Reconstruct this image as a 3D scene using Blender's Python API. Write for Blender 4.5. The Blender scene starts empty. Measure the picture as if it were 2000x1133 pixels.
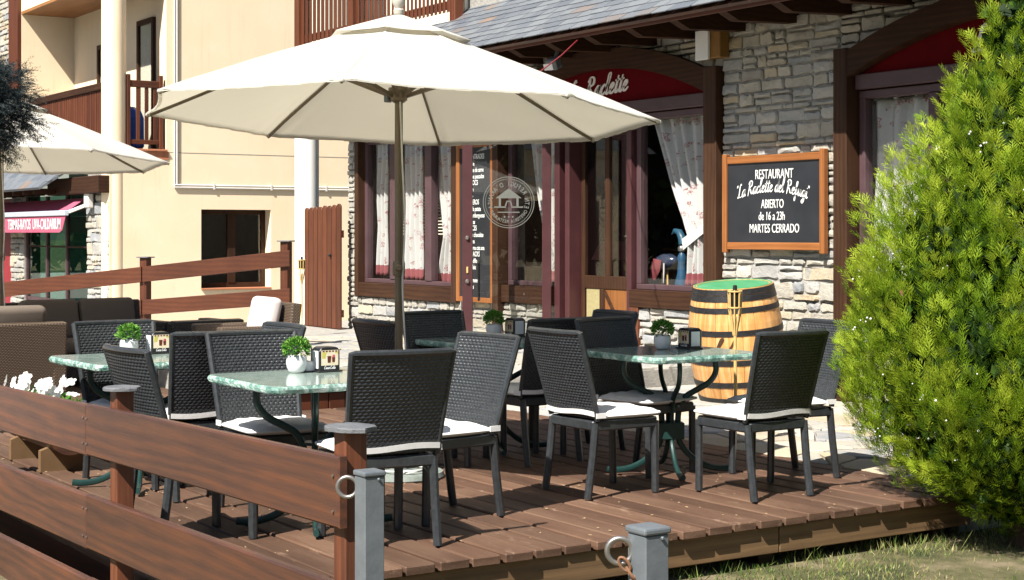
import bpy, bmesh, math, random
from mathutils import Vector, Matrix, Euler
import numpy as np
R = math.radians
SC = bpy.context.scene
COL = SC.collection
random.seed(7)

# ------------------------------------------------------------------ camera, sky, sun, exposure
YAW = 33.1
cam = bpy.data.cameras.new('camera'); cam_o = bpy.data.objects.new('camera', cam); COL.objects.link(cam_o)
cam_o.location = (0, 0, 1.452)
cam_o.rotation_euler = (R(90), 0, R(90 - YAW))
cam.sensor_width = 36; cam.lens = 55.8; cam.shift_y = -0.0548
cam.clip_start = 0.05; cam.clip_end = 2000
SC.camera = cam_o
SUN_DIR = Vector((0.39 * math.cos(R(49.5)), -0.921 * math.cos(R(49.5)), math.sin(R(49.5))))   # towards the sun
w = bpy.data.worlds.new('World'); SC.world = w; w.use_nodes = True
wn = w.node_tree.nodes; wl = w.node_tree.links
sky = wn.new('ShaderNodeTexSky'); sky.sky_type = 'NISHITA'; sky.sun_disc = False
sky.sun_elevation = R(49.5); sky.sun_rotation = math.atan2(SUN_DIR.x, SUN_DIR.y)
wl.new(sky.outputs[0], wn['Background'].inputs[0]); wn['Background'].inputs[1].default_value = 0.05
sl = bpy.data.lights.new('sun', 'SUN'); sl.energy = 5.0; sl.angle = R(0.5); sl.color = (1, 0.955, 0.88)
so = bpy.data.objects.new('sun', sl); COL.objects.link(so); so.rotation_euler = (-SUN_DIR).to_track_quat('-Z', 'Y').to_euler()
so.location = (0, -20, 30)
SC.view_settings.view_transform = 'Standard'; SC.view_settings.look = 'None'
SC.view_settings.exposure = 1.05; SC.view_settings.gamma = 1; SC.view_settings.use_curve_mapping = False
SC.cycles.max_bounces = 8; SC.cycles.diffuse_bounces = 1; SC.cycles.transparent_max_bounces = 16; SC.cycles.use_denoising = True

# ------------------------------------------------------------------ helpers
class MB:
    """collects shapes, then links them as ONE mesh object"""
    def __init__(s): s.bm = bmesh.new()
    def box(s, c, d, rot=None, bev=0, seg=1, taper=None):
        m = Matrix.Translation(c)
        if rot is not None: m = m @ (Euler(rot).to_matrix().to_4x4() if not isinstance(rot, Matrix) else rot.to_4x4())
        r = bmesh.ops.create_cube(s.bm, size=1.0)
        vs = r['verts']
        for v in vs:
            k = taper if (taper and v.co.z > 0) else 1
            v.co = Vector((v.co.x * d[0] * k, v.co.y * d[1] * k, v.co.z * d[2]))
        bmesh.ops.transform(s.bm, matrix=m, verts=vs)
        if bev:
            es = list({e for v in vs for e in v.link_edges})
            bmesh.ops.bevel(s.bm, geom=es, offset=bev, segments=seg, profile=0.5, affect='EDGES')
        return s
    def bb(s, x0, x1, y0, y1, z0, z1, bev=0, seg=1):
        return s.box(((x0+x1)/2, (y0+y1)/2, (z0+z1)/2), (abs(x1-x0), abs(y1-y0), abs(z1-z0)), None, bev, seg)
    def bar(s, a, b, w, h, up=(0, 0, 1), bev=0):
        a = Vector(a); b = Vector(b); d = b - a; L = d.length; z = d.normalized()
        u = Vector(up); x = u.cross(z)
        if x.length < 1e-4: x = Vector((1, 0, 0)).cross(z)
        x.normalize(); y = z.cross(x)
        m = Matrix((x, y, z)).transposed()
        return s.box((a + b) / 2, (w, h, L), m, bev)
    def tube(s, pts, r, n=8, closed=False, cap=True, sx=1.0):
        P = [Vector(p) for p in pts]; N = len(P)
        rr = r if isinstance(r, (list, tuple)) else [r] * N
        rings = []; prev = None
        for i in range(N):
            if closed: t = (P[(i+1) % N] - P[i-1])
            else: t = P[min(i+1, N-1)] - P[max(i-1, 0)]
            t.normalize()
            if prev is None:
                x = Vector((0, 0, 1)).cross(t)
                if x.length < 1e-3: x = Vector((1, 0, 0)).cross(t)
            else: x = prev - t * prev.dot(t)
            if x.length < 1e-6: x = t.orthogonal()
            x.normalize(); y = t.cross(x); prev = x
            rings.append([s.bm.verts.new(P[i] + (x * math.cos(2*math.pi*k/n) * sx + y * math.sin(2*math.pi*k/n)) * rr[i]) for k in range(n)])
        M = N if closed else N - 1
        for i in range(M):
            a = rings[i]; b = rings[(i+1) % N]
            for k in range(n): s.bm.faces.new((a[k], a[(k+1) % n], b[(k+1) % n], b[k]))
        if cap and not closed:
            s.bm.faces.new(rings[0][::-1]); s.bm.faces.new(rings[-1])
        return s
    def lathe(s, prof, n=20, c=(0, 0, 0), m=None):
        rings = []
        for r, z in prof:
            rings.append([s.bm.verts.new((r * math.cos(2*math.pi*k/n), r * math.sin(2*math.pi*k/n), z)) for k in range(n)])
        for a, b in zip(rings[:-1], rings[1:]):
            for k in range(n): s.bm.faces.new((a[k], a[(k+1) % n], b[(k+1) % n], b[k]))
        if prof[0][0] > 1e-4: s.bm.faces.new(rings[0][::-1])
        if prof[-1][0] > 1e-4: s.bm.faces.new(rings[-1])
        vs = [v for rg in rings for v in rg]
        mm = Matrix.Translation(c) @ (m.to_4x4() if m is not None else Matrix.Identity(4))
        bmesh.ops.transform(s.bm, matrix=mm, verts=vs)
        return s
    def prism(s, pts, vec, bev=0):
        vec = Vector(vec)
        a = [s.bm.verts.new(p) for p in pts]; b = [s.bm.verts.new(Vector(p) + vec) for p in pts]
        n = len(a)
        try:
            fa = s.bm.faces.new(a[::-1]); fb = s.bm.faces.new(b)
            fs = [s.bm.faces.new((a[k], a[(k+1) % n], b[(k+1) % n], b[k])) for k in range(n)]
        except ValueError: return s
        if bev: bmesh.ops.bevel(s.bm, geom=list(fb.edges), offset=bev, segments=1, profile=.5, affect='EDGES')
        return s
    def raw(s, verts, faces):
        vs = [s.bm.verts.new(v) for v in verts]
        for f in faces:
            try: s.bm.faces.new([vs[i] for i in f])
            except ValueError: pass
        return s
    def mesh(s, name, mat, smooth=False, norm=True):
        if norm: bmesh.ops.recalc_face_normals(s.bm, faces=s.bm.faces)
        me = bpy.data.meshes.new(name); s.bm.to_mesh(me); s.bm.free()
        if mat: me.materials.append(mat)
        if smooth:
            me.polygons.foreach_set('use_smooth', [True] * len(me.polygons))
            if smooth != 'full':
                try: me.set_sharp_from_angle(angle=R(40))
                except Exception: pass
        return me
    def out(s, name, mat, parent=None, smooth=False, norm=True, kind=None, label=None):
        return link(name, s.mesh(name, mat, smooth, norm), parent, kind, label)

def link(name, me, parent=None, kind=None, label=None, loc=None, rot=None):
    o = bpy.data.objects.new(name, me); COL.objects.link(o)
    if parent: o.parent = parent
    if kind: o['kind'] = kind
    if label: o['label'] = label
    if loc is not None: o.location = loc
    if rot is not None: o.rotation_euler = rot
    return o
def tag(o, label, cat, group=None, kind=None):
    o['label'] = label; o['category'] = cat
    if group: o['group'] = group
    if kind: o['kind'] = kind
    return o
def thing(name, label, cat, loc=(0, 0, 0), rz=0, group=None, rot=None):
    o = bpy.data.objects.new(name, None); COL.objects.link(o); o.empty_display_size = .1
    o.location = loc; o.rotation_euler = rot if rot else (0, 0, rz)
    return tag(o, label, cat, group)
def struct(name, mb, mat, smooth=False): return mb.out(name, mat, None, smooth, kind='structure')
def copy_tree(o, parent=None):
    c = o.copy(); COL.objects.link(c); c.parent = parent
    for ch in list(o.children): copy_tree(ch, c)
    return c

# ------------------------------------------------------------------ materials
def base(name):
    m = bpy.data.materials.new(name); m.use_nodes = True
    return m, m.node_tree.nodes, m.node_tree.links, m.node_tree.nodes['Principled BSDF']
def rgba(c): return (c[0], c[1], c[2], 1)
def noise(N, L, vec, scale, detail=4, rough=.55, dist=0):
    n = N.new('ShaderNodeTexNoise'); n.inputs['Scale'].default_value = scale; n.inputs['Detail'].default_value = detail
    n.inputs['Roughness'].default_value = rough; n.inputs['Distortion'].default_value = dist
    L.new(vec, n.inputs['Vector']); return n.outputs['Fac']
def ramp(N, L, fac, stops):
    r = N.new('ShaderNodeValToRGB'); el = r.color_ramp.elements
    while len(el) < len(stops): el.new(.5)
    for e, (p, c) in zip(el, stops): e.position = p; e.color = rgba(c)
    L.new(fac, r.inputs[0]); return r.outputs[0]
def math_(N, L, op, a, b=None):
    m = N.new('ShaderNodeMath'); m.operation = op
    for i, v in enumerate((a, b)):
        if v is None: continue
        if isinstance(v, (int, float)): m.inputs[i].default_value = v
        else: L.new(v, m.inputs[i])
    return m.outputs[0]
def mixc(N, L, fac, a, b, mode='MIX'):
    m = N.new('ShaderNodeMix'); m.data_type = 'RGBA'; m.blend_type = mode
    for sock, v in ((m.inputs[0], fac), (m.inputs[6], a), (m.inputs[7], b)):
        if isinstance(v, (int, float)): sock.default_value = v
        elif isinstance(v, tuple): sock.default_value = rgba(v)
        else: L.new(v, sock)
    return m.outputs[2]
def coords(N, L, stretch=(1, 1, 1), rnd=True, kind='Object'):
    t = N.new('ShaderNodeTexCoord'); mp = N.new('ShaderNodeMapping'); mp.inputs['Scale'].default_value = stretch
    v = t.outputs[kind]
    if rnd:
        oi = N.new('ShaderNodeObjectInfo'); vm = N.new('ShaderNodeVectorMath'); vm.operation = 'ADD'
        cx = N.new('ShaderNodeCombineXYZ'); k = math_(N, L, 'MULTIPLY', oi.outputs['Random'], 37.0)
        for i in range(3): L.new(k, cx.inputs[i])
        L.new(v, vm.inputs[0]); L.new(cx.outputs[0], vm.inputs[1]); v = vm.outputs[0]
    L.new(v, mp.inputs['Vector']); return mp.outputs[0]
def bump(N, L, b, h, strength=.3, dist=.01):
    bp = N.new('ShaderNodeBump'); bp.inputs['Strength'].default_value = strength; bp.inputs['Distance'].default_value = dist
    L.new(h, bp.inputs['Height']); L.new(bp.outputs[0], b.inputs['Normal'])
def vary(N, L, col, amt):
    if not amt: return col
    oi = N.new('ShaderNodeObjectInfo'); h = N.new('ShaderNodeHueSaturation')
    L.new(math_(N, L, 'MULTIPLY_ADD', oi.outputs['Random'], amt * 2), h.inputs['Value'])
    h.inputs['Value'].links[0].from_node.inputs[2].default_value = 1 - amt
    L.new(col, h.inputs['Color']); return h.outputs[0]
def M(name, c1, c2=None, rough=.6, metal=0, scale=8, stretch=(1, 1, 1), bmp=0, bdist=.01, bscale=None, rnd=0, spec=None, coat=0):
    m, N, L, b = base(name)
    v = coords(N, L, stretch)
    if c2 is None: c2 = tuple(x * .8 for x in c1)
    f = noise(N, L, v, scale, 5)
    col = ramp(N, L, f, [(.3, c1), (.7, c2)])
    L.new(vary(N, L, col, rnd), b.inputs['Base Color'])
    b.inputs['Roughness'].default_value = rough; b.inputs['Metallic'].default_value = metal
    if spec is not None: b.inputs['Specular IOR Level'].default_value = spec
    if coat: b.inputs['Coat Weight'].default_value = coat
    if bmp: bump(N, L, b, noise(N, L, v, bscale or scale * 4, 6, .65), bmp, bdist)
    return m
def wood(name, dark, mid, light, axis=0, rough=.55, rnd=.12, ring=5.0, bmp=.25, spec=.4, wear=None):
    m, N, L, b = base(name)
    st = [9, 9, 9]; st[axis] = 1.6
    v = coords(N, L, tuple(st))
    wv = N.new('ShaderNodeTexWave'); wv.wave_type = 'BANDS'; wv.bands_direction = 'Z' if axis != 2 else 'X'
    wv.inputs['Scale'].default_value = .65; wv.inputs['Distortion'].default_value = ring * 2.2; wv.inputs['Detail'].default_value = 4
    wv.inputs['Detail Scale'].default_value = .45
    L.new(v, wv.inputs['Vector'])
    st2 = [90, 90, 90]; st2[axis] = 2.5
    v2 = coords(N, L, tuple(st2))
    g = noise(N, L, v2, 1.0, 4, .7)
    big = noise(N, L, coords(N, L, tuple(2.2 if i != axis else 1.0 for i in range(3))), 1.6, 3)
    f = math_(N, L, 'MULTIPLY_ADD', wv.outputs['Fac'], .17)
    L.new(math_(N, L, 'MULTIPLY', g, .52), f.node.inputs[2])
    f2 = math_(N, L, 'MULTIPLY_ADD', big, .52); L.new(f, f2.node.inputs[2])
    col = ramp(N, L, f2, [(.30, dark), (.58, mid), (.86, light)])
    if wear:
        wf = noise(N, L, coords(N, L, tuple(9 if i != axis else 3 for i in range(3))), 1.5, 6, .7)
        col = mixc(N, L, ramp(N, L, wf, [(.60, (0, 0, 0)), (.74, (.75, .75, .75))]), col, wear)
    L.new(vary(N, L, col, rnd), b.inputs['Base Color'])
    b.inputs['Roughness'].default_value = rough; b.inputs['Specular IOR Level'].default_value = spec
    bump(N, L, b, g, bmp, .004)
    return m
def weave(name, c1, c2, k=95., rough=.42, strength=.9, dist=.006):
    """plaited strips, laid out in each object's own axes"""
    m, N, L, b = base(name)
    t = N.new('ShaderNodeTexCoord'); sp = N.new('ShaderNodeSeparateXYZ'); L.new(t.outputs['Object'], sp.inputs[0])
    u = math_(N, L, 'ADD', sp.outputs[0], sp.outputs[1])
    rz = math_(N, L, 'MULTIPLY', sp.outputs[2], k); row = math_(N, L, 'FLOOR', rz)
    off = math_(N, L, 'MULTIPLY', math_(N, L, 'MODULO', row, 2.0), .5)
    uu = math_(N, L, 'ADD', math_(N, L, 'MULTIPLY', u, k * .5), off)
    a = math_(N, L, 'ABSOLUTE', math_(N, L, 'SINE', math_(N, L, 'MULTIPLY', uu, math.pi)))
    c = math_(N, L, 'ABSOLUTE', math_(N, L, 'SINE', math_(N, L, 'MULTIPLY', rz, math.pi)))
    h = math_(N, L, 'MULTIPLY', a, c)
    L.new(ramp(N, L, h, [(.05, c1), (.6, c2)]), b.inputs['Base Color'])
    b.inputs['Roughness'].default_value = rough
    bump(N, L, b, h, strength, dist)
    return m
def glass(name, tint=(.97, .975, .97)):
    m, N, L, b = base(name); N.remove(b)
    tr = N.new('ShaderNodeBsdfTransparent'); tr.inputs[0].default_value = rgba(tint)
    gl = N.new('ShaderNodeBsdfGlossy'); gl.inputs['Roughness'].default_value = 0.0
    lw = N.new('ShaderNodeLayerWeight'); lw.inputs[0].default_value = .5
    fr = math_(N, L, 'MULTIPLY_ADD', math_(N, L, 'POWER', lw.outputs['Facing'], 5.0), .95); fr.node.inputs[2].default_value = .055
    mx = N.new('ShaderNodeMixShader'); L.new(fr, mx.inputs[0]); L.new(tr.outputs[0], mx.inputs[1]); L.new(gl.outputs[0], mx.inputs[2])
    L.new(mx.outputs[0], N['Material Output'].inputs[0]); return m
def fabric(name, col, trans=.35, rough=.9, bmp=.1, col2=None, tcol=None):
    m, N, L, b = base(name)
    v = coords(N, L); f = noise(N, L, v, 3, 4)
    c = ramp(N, L, f, [(.3, col), (.7, col2 or tuple(x * .94 for x in col))])
    L.new(c, b.inputs['Base Color']); b.inputs['Roughness'].default_value = rough
    b.inputs['Specular IOR Level'].default_value = .15
    bump(N, L, b, noise(N, L, v, 9, 4), bmp, .01)
    if trans:
        t = N.new('ShaderNodeBsdfTranslucent'); t.inputs[0].default_value = rgba(tcol or col)
        mx = N.new('ShaderNodeMixShader'); mx.inputs[0].default_value = trans
        L.new(b.outputs[0], mx.inputs[1]); L.new(t.outputs[0], mx.inputs[2]); L.new(mx.outputs[0], N['Material Output'].inputs[0])
    return m
def leafmat(name, stops, trans=.3, rough=.55, scale=1.3):
    m, N, L, b = base(name)
    at = N.new('ShaderNodeAttribute'); at.attribute_name = 'tone'
    f = math_(N, L, 'MULTIPLY_ADD', noise(N, L, coords(N, L, rnd=False), scale, 4), .45)
    L.new(math_(N, L, 'MULTIPLY', at.outputs['Fac'], .72), f.node.inputs[2])
    c = ramp(N, L, f, stops)
    L.new(c, b.inputs['Base Color']); b.inputs['Roughness'].default_value = rough; b.inputs['Specular IOR Level'].default_value = .3
    t = N.new('ShaderNodeBsdfTranslucent'); L.new(c, t.inputs[0])
    mx = N.new('ShaderNodeMixShader'); mx.inputs[0].default_value = trans
    L.new(b.outputs[0], mx.inputs[1]); L.new(t.outputs[0], mx.inputs[2]); L.new(mx.outputs[0], N['Material Output'].inputs[0])
    return m

MT = {}
MT['stain'] = wood('stained_fence_wood', (.040, .022, .019), (.084, .037, .025), (.145, .053, .025), 0, .4, .12, 7.0)
MT['stain_v'] = wood('stained_post_wood', (.05, .02, .012), (.13, .042, .02), (.22, .075, .03), 2, .5, .1)
MT['stain_red'] = wood('red_brown_stained_wood', (.05, .015, .007), (.082, .024, .010), (.12, .037, .014), 0, .5, .12, 2.5)
MT['stain_redv'] = wood('red_brown_stained_wood_upright', (.05, .015, .007), (.092, .026, .011), (.14, .044, .016), 2, .5, .2, 2.5)
MT['deck'] = wood('worn_deck_wood', (.054, .028, .018), (.100, .054, .034), (.155, .092, .059), 0, .6, .28, 3.0, .4, .35, wear=(.30, .20, .14))
MT['fascia'] = wood('deck_fascia_wood', (.08, .046, .022), (.15, .088, .042), (.22, .13, .06), 1, .7, .1)
MT['beam'] = wood('dark_brown_beam', (.020, .009, .005), (.040, .018, .010), (.062, .028, .014), 0, .6, .08, spec=.15)
MT['beam_v'] = wood('dark_brown_post', (.022, .010, .006), (.046, .021, .011), (.072, .034, .017), 2, .55, .08, spec=.2)
MT['maroon'] = M('maroon_painted_frame', (.052, .016, .018), (.068, .022, .024), .45, scale=5, rnd=.04)
MT['mauve'] = M('faded_mauve_frame', (.068, .036, .040), (.09, .050, .055), .5, scale=5)
MT['orange_wood'] = wood('orange_pine_frame', (.18, .060, .016), (.27, .096, .026), (.36, .14, .042), 2, .5, .06)
MT['board'] = M('chalkboard_black', (.012, .014, .018), (.02, .022, .027), .55, scale=4)
MT['chalk'] = M('white_chalk_paint', (.82, .82, .80), (.7, .7, .68), .8)
MT['red_panel'] = M('dark_red_panel', (.11, .004, .006), (.09, .003, .005), .8, spec=.05)
MT['cream_letter'] = M('cream_letter_paint', (.80, .74, .70), (.75, .7, .65), .6)
MT['mortar'] = M('lime_mortar', (.40, .38, .34), (.27, .255, .23), .95, scale=14, bmp=.6, bdist=.02)
def rendermat():
    m, N, L, b = base('cream_yellow_render'); v = coords(N, L, rnd=False)
    c = ramp(N, L, noise(N, L, v, 1.1, 5), [(.3, (.93, .76, .54)), (.7, (.89, .70, .47))])
    st = noise(N, L, coords(N, L, (5, 5, .35), rnd=False), 1.6, 6, .7)
    c = mixc(N, L, ramp(N, L, st, [(.56, (0, 0, 0)), (.82, (.5, .5, .5))]), c, (.62, .50, .33))
    c = mixc(N, L, ramp(N, L, noise(N, L, v, 3.3, 6, .7), [(.55, (0, 0, 0)), (.8, (.35, .35, .35))]), c, (.95, .86, .66))
    L.new(c, b.inputs['Base Color']); b.inputs['Roughness'].default_value = .92; b.inputs['Specular IOR Level'].default_value = .15
    bump(N, L, b, noise(N, L, v, 55, 6, .7), .3, .006); return m
MT['yellow'] = rendermat()
MT['cream'] = M('pale_cream_render', (.86, .80, .66), (.82, .75, .6), .9, scale=2)
MT['white_paint'] = M('white_painted_render', (.82, .82, .80), (.76, .76, .73), .7, scale=3, bmp=.1, bscale=40)
MT['conduit'] = M('white_plastic_conduit', (.78, .74, .68), (.7, .66, .6), .5)
MT['slate_cap'] = M('slate_cap_stone', (.10, .105, .115), (.16, .165, .175), .6, scale=14, bmp=.5)
MT['galv'] = M('grey_painted_steel', (.13, .147, .162), (.175, .195, .21), .5, .25, scale=16, bmp=.12, bscale=60)
MT['steel'] = M('bare_steel_ring', (.42, .40, .38), (.30, .28, .26), .38, .85, scale=20)
MT['rust'] = M('rusty_chain', (.30, .13, .05), (.16, .10, .07), .7, .4, scale=60)
MT['green_iron'] = M('dark_green_cast_iron', (.010, .035, .032), (.016, .05, .045), .35, .1, scale=10)
MT['pole'] = M('bronze_pole_paint', (.16, .125, .08), (.19, .15, .10), .42, .3, scale=5)
MT['canopy'] = fabric('ivory_canopy_cloth', (.88, .865, .82), .55, bmp=.3, tcol=(.90, .86, .75))
MT['cushion'] = fabric('white_cushion_cloth', (.80, .79, .77), 0, bmp=.35)
MT['pale_cushion'] = fabric('pale_pink_grey_cushion_cloth', (.66, .60, .57), 0, bmp=.3)
MT['taupe'] = fabric('taupe_cushion_cloth', (.16, .13, .105), 0, bmp=.3)
MT['wicker_b'] = weave('brown_wicker', (.05, .033, .022), (.13, .09, .06), 70.)
MT['wicker_d'] = weave('dark_wicker', (.018, .015, .013), (.05, .042, .036), 70.)
MT['rattan'] = M('charcoal_rattan_strip', (.021, .024, .027), (.038, .042, .046), .35, scale=40, spec=.6)
MT['black'] = M('black_plastic', (.012, .012, .013), (.02, .02, .021), .35)
MT['black_iron'] = M('black_iron_hoop', (.012, .012, .013), (.03, .03, .032), .5, .3, scale=30)
MT['white_gloss'] = M('white_glazed_ceramic', (.82, .82, .82), (.78, .78, .79), .18)
MT['paper'] = M('white_paper', (.82, .82, .82), (.78, .78, .78), .8)
MT['green_paint'] = M('green_barrel_lid', (.05, .26, .11), (.08, .32, .15), .45)
MT['oak'] = wood('varnished_oak_stave', (.42, .19, .05), (.60, .30, .10), (.76, .50, .24), 2, .4, .16, 3.0)
MT['bamboo'] = M('bamboo_cane', (.55, .36, .12), (.66, .46, .18), .5, scale=20)
MT['glass'] = glass('window_glass')
MT['frost'] = M('etched_white_film', (.14, .145, .13), (.12, .125, .11), .7)
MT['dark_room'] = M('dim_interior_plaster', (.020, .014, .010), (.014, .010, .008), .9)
MT['white_plastic'] = M('white_rope_cable', (.72, .72, .68), (.6, .6, .56), .6)
MT['tile'] = M('terracotta_tile', (.42, .15, .07), (.5, .2, .1), .7, scale=12)
MT['lacquer'] = wood('varnished_plank_ceiling', (.22, .09, .03), (.34, .15, .05), (.42, .2, .08), 0, .45, .05)
MT['pink'] = M('pink_awning_cloth', (.50, .10, .17), (.44, .08, .14), .85)
MT['red_door'] = M('red_door_paint', (.28, .02, .03), (.24, .018, .026), .5)

def slatemat():
    m, N, L, b = base('slate_shingle')
    oi = N.new('ShaderNodeObjectInfo')
    v = coords(N, L)
    c = ramp(N, L, oi.outputs['Random'], [(0, (.105, .12, .145)), (.4, (.15, .165, .185)), (.8, (.19, .205, .22)), (.93, (.13, .14, .155)), (1, (.26, .18, .13))])
    c = mixc(N, L, math_(N, L, 'MULTIPLY', noise(N, L, v, 22, 6, .7), .5), c, (.07, .08, .095))
    L.new(c, b.inputs['Base Color']); b.inputs['Roughness'].default_value = .5
    bump(N, L, b, noise(N, L, v, 30, 6, .7), .5, .006); return m
MT['slate'] = slatemat()
def stonemat(name, warm=0):
    m, N, L, b = base(name)
    oi = N.new('ShaderNodeObjectInfo'); v = coords(N, L)
    c = ramp(N, L, oi.outputs['Random'], [(0, (.33, .32, .29)), (.16, (.45, .41, .33)), (.32, (.26, .275, .29)), (.46, (.49, .38, .23)), (.56, (.49, .46, .40)), (.72, (.34, .34, .335)), (.86, (.51, .43, .29)), (.92, (.29, .31, .335)), (1, (.42, .41, .39))])
    n1 = noise(N, L, v, 5, 5, .6); n2 = noise(N, L, v, 26, 6, .7)
    c = mixc(N, L, ramp(N, L, n1, [(.42, (0, 0, 0)), (.72, (.55, .55, .55))]), c, (.60, .50, .36) if warm else (.52, .49, .43))
    c = mixc(N, L, ramp(N, L, n2, [(.5, (0, 0, 0)), (.8, (.5, .5, .5))]), c, (.17, .17, .165))
    L.new(c, b.inputs['Base Color']); b.inputs['Roughness'].default_value = .9
    bump(N, L, b, math_(N, L, 'ADD', n2, n1), .8, .02); return m
MT['stone'] = stonemat('rubble_stone')
MT['flag'] = stonemat('flagstone', 1)
def marblemat():
    m, N, L, b = base('green_marble')
    v = coords(N, L)
    n = noise(N, L, v, 3.2, 8, .62, 1.6)
    a = math_(N, L, 'ABSOLUTE', math_(N, L, 'SUBTRACT', n, .5))
    veins = ramp(N, L, a, [(0, (.34, .42, .37)), (.05, (.24, .32, .28)), (.14, (.20, .28, .24)), (.3, (.18, .255, .22))])
    c = mixc(N, L, ramp(N, L, noise(N, L, v, 2, 4), [(.4, (0, 0, 0)), (.7, (.6, .6, .6))]), veins, (.27, .34, .30))
    L.new(c, b.inputs['Base Color']); b.inputs['Roughness'].default_value = .16
    b.inputs['Coat Weight'].default_value = .3; b.inputs['Coat Roughness'].default_value = .1
    return m
MT['marble'] = marblemat()
def marble_edge():
    m, N, L, b = base('chiselled_marble_edge')
    v = coords(N, L); n = noise(N, L, v, 16, 8, .7, 1.0)
    c = ramp(N, L, n, [(.35, (.05, .14, .12)), (.5, (.20, .36, .30)), (.62, (.62, .74, .68)), (.8, (.30, .46, .40))])
    L.new(c, b.inputs['Base Color']); b.inputs['Roughness'].default_value = .45
    bump(N, L, b, noise(N, L, v, 40, 6, .7), 1, .01); return m
MT['marble_edge'] = marble_edge()
def curtainmat():
    m, N, L, b = base('red_toile_curtain')
    v = coords(N, L, (1, 1, 1), kind='UV', rnd=False)
    n1 = noise(N, L, v, 7.5, 2, .5); n2 = noise(N, L, v, 30, 5, .7, 2.5)
    motif = math_(N, L, 'MULTIPLY', ramp(N, L, n1, [(.56, (0, 0, 0)), (.60, (1, 1, 1))]), ramp(N, L, n2, [(.49, (0, 0, 0)), (.55, (1, 1, 1))]))
    sp = N.new('ShaderNodeSeparateXYZ'); L.new(v, sp.inputs[0])
    hem = math_(N, L, 'LESS_THAN', sp.outputs[1], .14)
    f = math_(N, L, 'MAXIMUM', math_(N, L, 'MULTIPLY', motif, .8), math_(N, L, 'MULTIPLY', hem, .85))
    c = mixc(N, L, f, (.86, .85, .83), (.42, .03, .05))
    L.new(c, b.inputs['Base Color']); b.inputs['Roughness'].default_value = .9; b.inputs['Specular IOR Level'].default_value = .1
    t = N.new('ShaderNodeBsdfTranslucent'); L.new(c, t.inputs[0])
    mx = N.new('ShaderNodeMixShader'); mx.inputs[0].default_value = .35
    L.new(b.outputs[0], mx.inputs[1]); L.new(t.outputs[0], mx.inputs[2]); L.new(mx.outputs[0], N['Material Output'].inputs[0])
    return m
MT['curtain'] = curtainmat()
def groundmat():
    m, N, L, b = base('lawn_soil')
    v = coords(N, L, rnd=False)
    c = ramp(N, L, noise(N, L, v, 2.2, 6, .65), [(.35, (.04, .05, .016)), (.48, (.11, .10, .04)), (.62, (.24, .19, .115))])
    L.new(c, b.inputs['Base Color']); b.inputs['Roughness'].default_value = .95
    bump(N, L, b, noise(N, L, v, 40, 6, .7), .8, .03); return m
MT['ground'] = groundmat()
MT['grass'] = leafmat('grass_blade', [(.2, (.05, .10, .015)), (.5, (.12, .20, .035)), (.75, (.30, .32, .10)), (.95, (.42, .36, .18))], .35)
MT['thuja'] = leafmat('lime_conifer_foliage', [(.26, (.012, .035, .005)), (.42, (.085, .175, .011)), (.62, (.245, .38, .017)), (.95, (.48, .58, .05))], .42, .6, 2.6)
MT['spruce'] = leafmat('blue_spruce_needles', [(.2, (.005, .010, .011)), (.6, (.011, .020, .022)), (.92, (.07, .10, .105))], .04, .6)
MT['boxwood'] = leafmat('topiary_leaf', [(.2, (.03, .12, .012)), (.5, (.08, .26, .03)), (.9, (.26, .46, .09))], .3, .4, 30)
MT['petal'] = fabric('white_petal', (.85, .85, .82), .3, bmp=0)
MT['wood_far'] = leafmat('woodland_leaf', [(.2, (.012, .025, .008)), (.6, (.03, .06, .015)), (.95, (.06, .10, .025))], .2)
MT['bark'] = M('conifer_bark', (.09, .055, .035), (.05, .03, .02), .95, scale=18, bmp=.8, stretch=(1, 1, .25))
# ------------------------------------------------------------------ ground and paving
struct('ground', MB().raw([(-400, -400, -.255), (400, -400, -.255), (400, 400, -.255), (-400, 400, -.255)], [(0, 1, 2, 3)]), MT['ground'])
pave = struct('pavement', MB().bb(-60, -11.9, -12, 30, -.3, -.012), MT['mortar'])
terr = struct('terrace', MB().bb(-11.9, -6.2, 7.09, 10.05, -.3, -.022), MT['mortar'])
plat = struct('raised_terrace', MB().bb(-20.9, -11.93, 5.45, 10.05, -.1, .155), MT['mortar'])
def cells(x0, x1, y0, y1, sx, sy, seed, gap=.012):
    """irregular paving polygons from a jittered lattice of corner points"""
    rnd = random.Random(seed)
    nx = max(1, round((x1-x0)/sx)); ny = max(1, round((y1-y0)/sy))
    P = {}
    for i in range(nx+1):
        for j in range(ny+1):
            jx = 0 if i in (0, nx) else rnd.uniform(-.3, .3) * sx
            jy = 0 if j in (0, ny) else rnd.uniform(-.3, .3) * sy
            P[i, j] = Vector((x0+(x1-x0)*i/nx+jx, y0+(y1-y0)*j/ny+jy, 0))
    out = []
    for i in range(nx):
        for j in range(ny):
            q = [P[i, j], P[i+1, j], P[i+1, j+1], P[i, j+1]]
            if rnd.random() < .35:
                k = rnd.random() < .5
                out += [[q[0], q[1], q[2]], [q[0], q[2], q[3]]] if k else [[q[0], q[1], q[3]], [q[1], q[2], q[3]]]
            else: out.append(q)
    res = []
    for q in out:
        c = sum(q, Vector()) / len(q); pts = []
        n = len(q)
        for k in range(n):
            a, b = q[k], q[(k+1) % n]
            pts.append(a.lerp(b, .16)); m = a.lerp(b, .5); pts.append(m + (m - c) * rnd.uniform(-.04, .05)); pts.append(a.lerp(b, .84))
        res.append((c, [c + (p - c) * (1 - gap / max(.05, (p - c).length)) for p in pts]))
    return res
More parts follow.
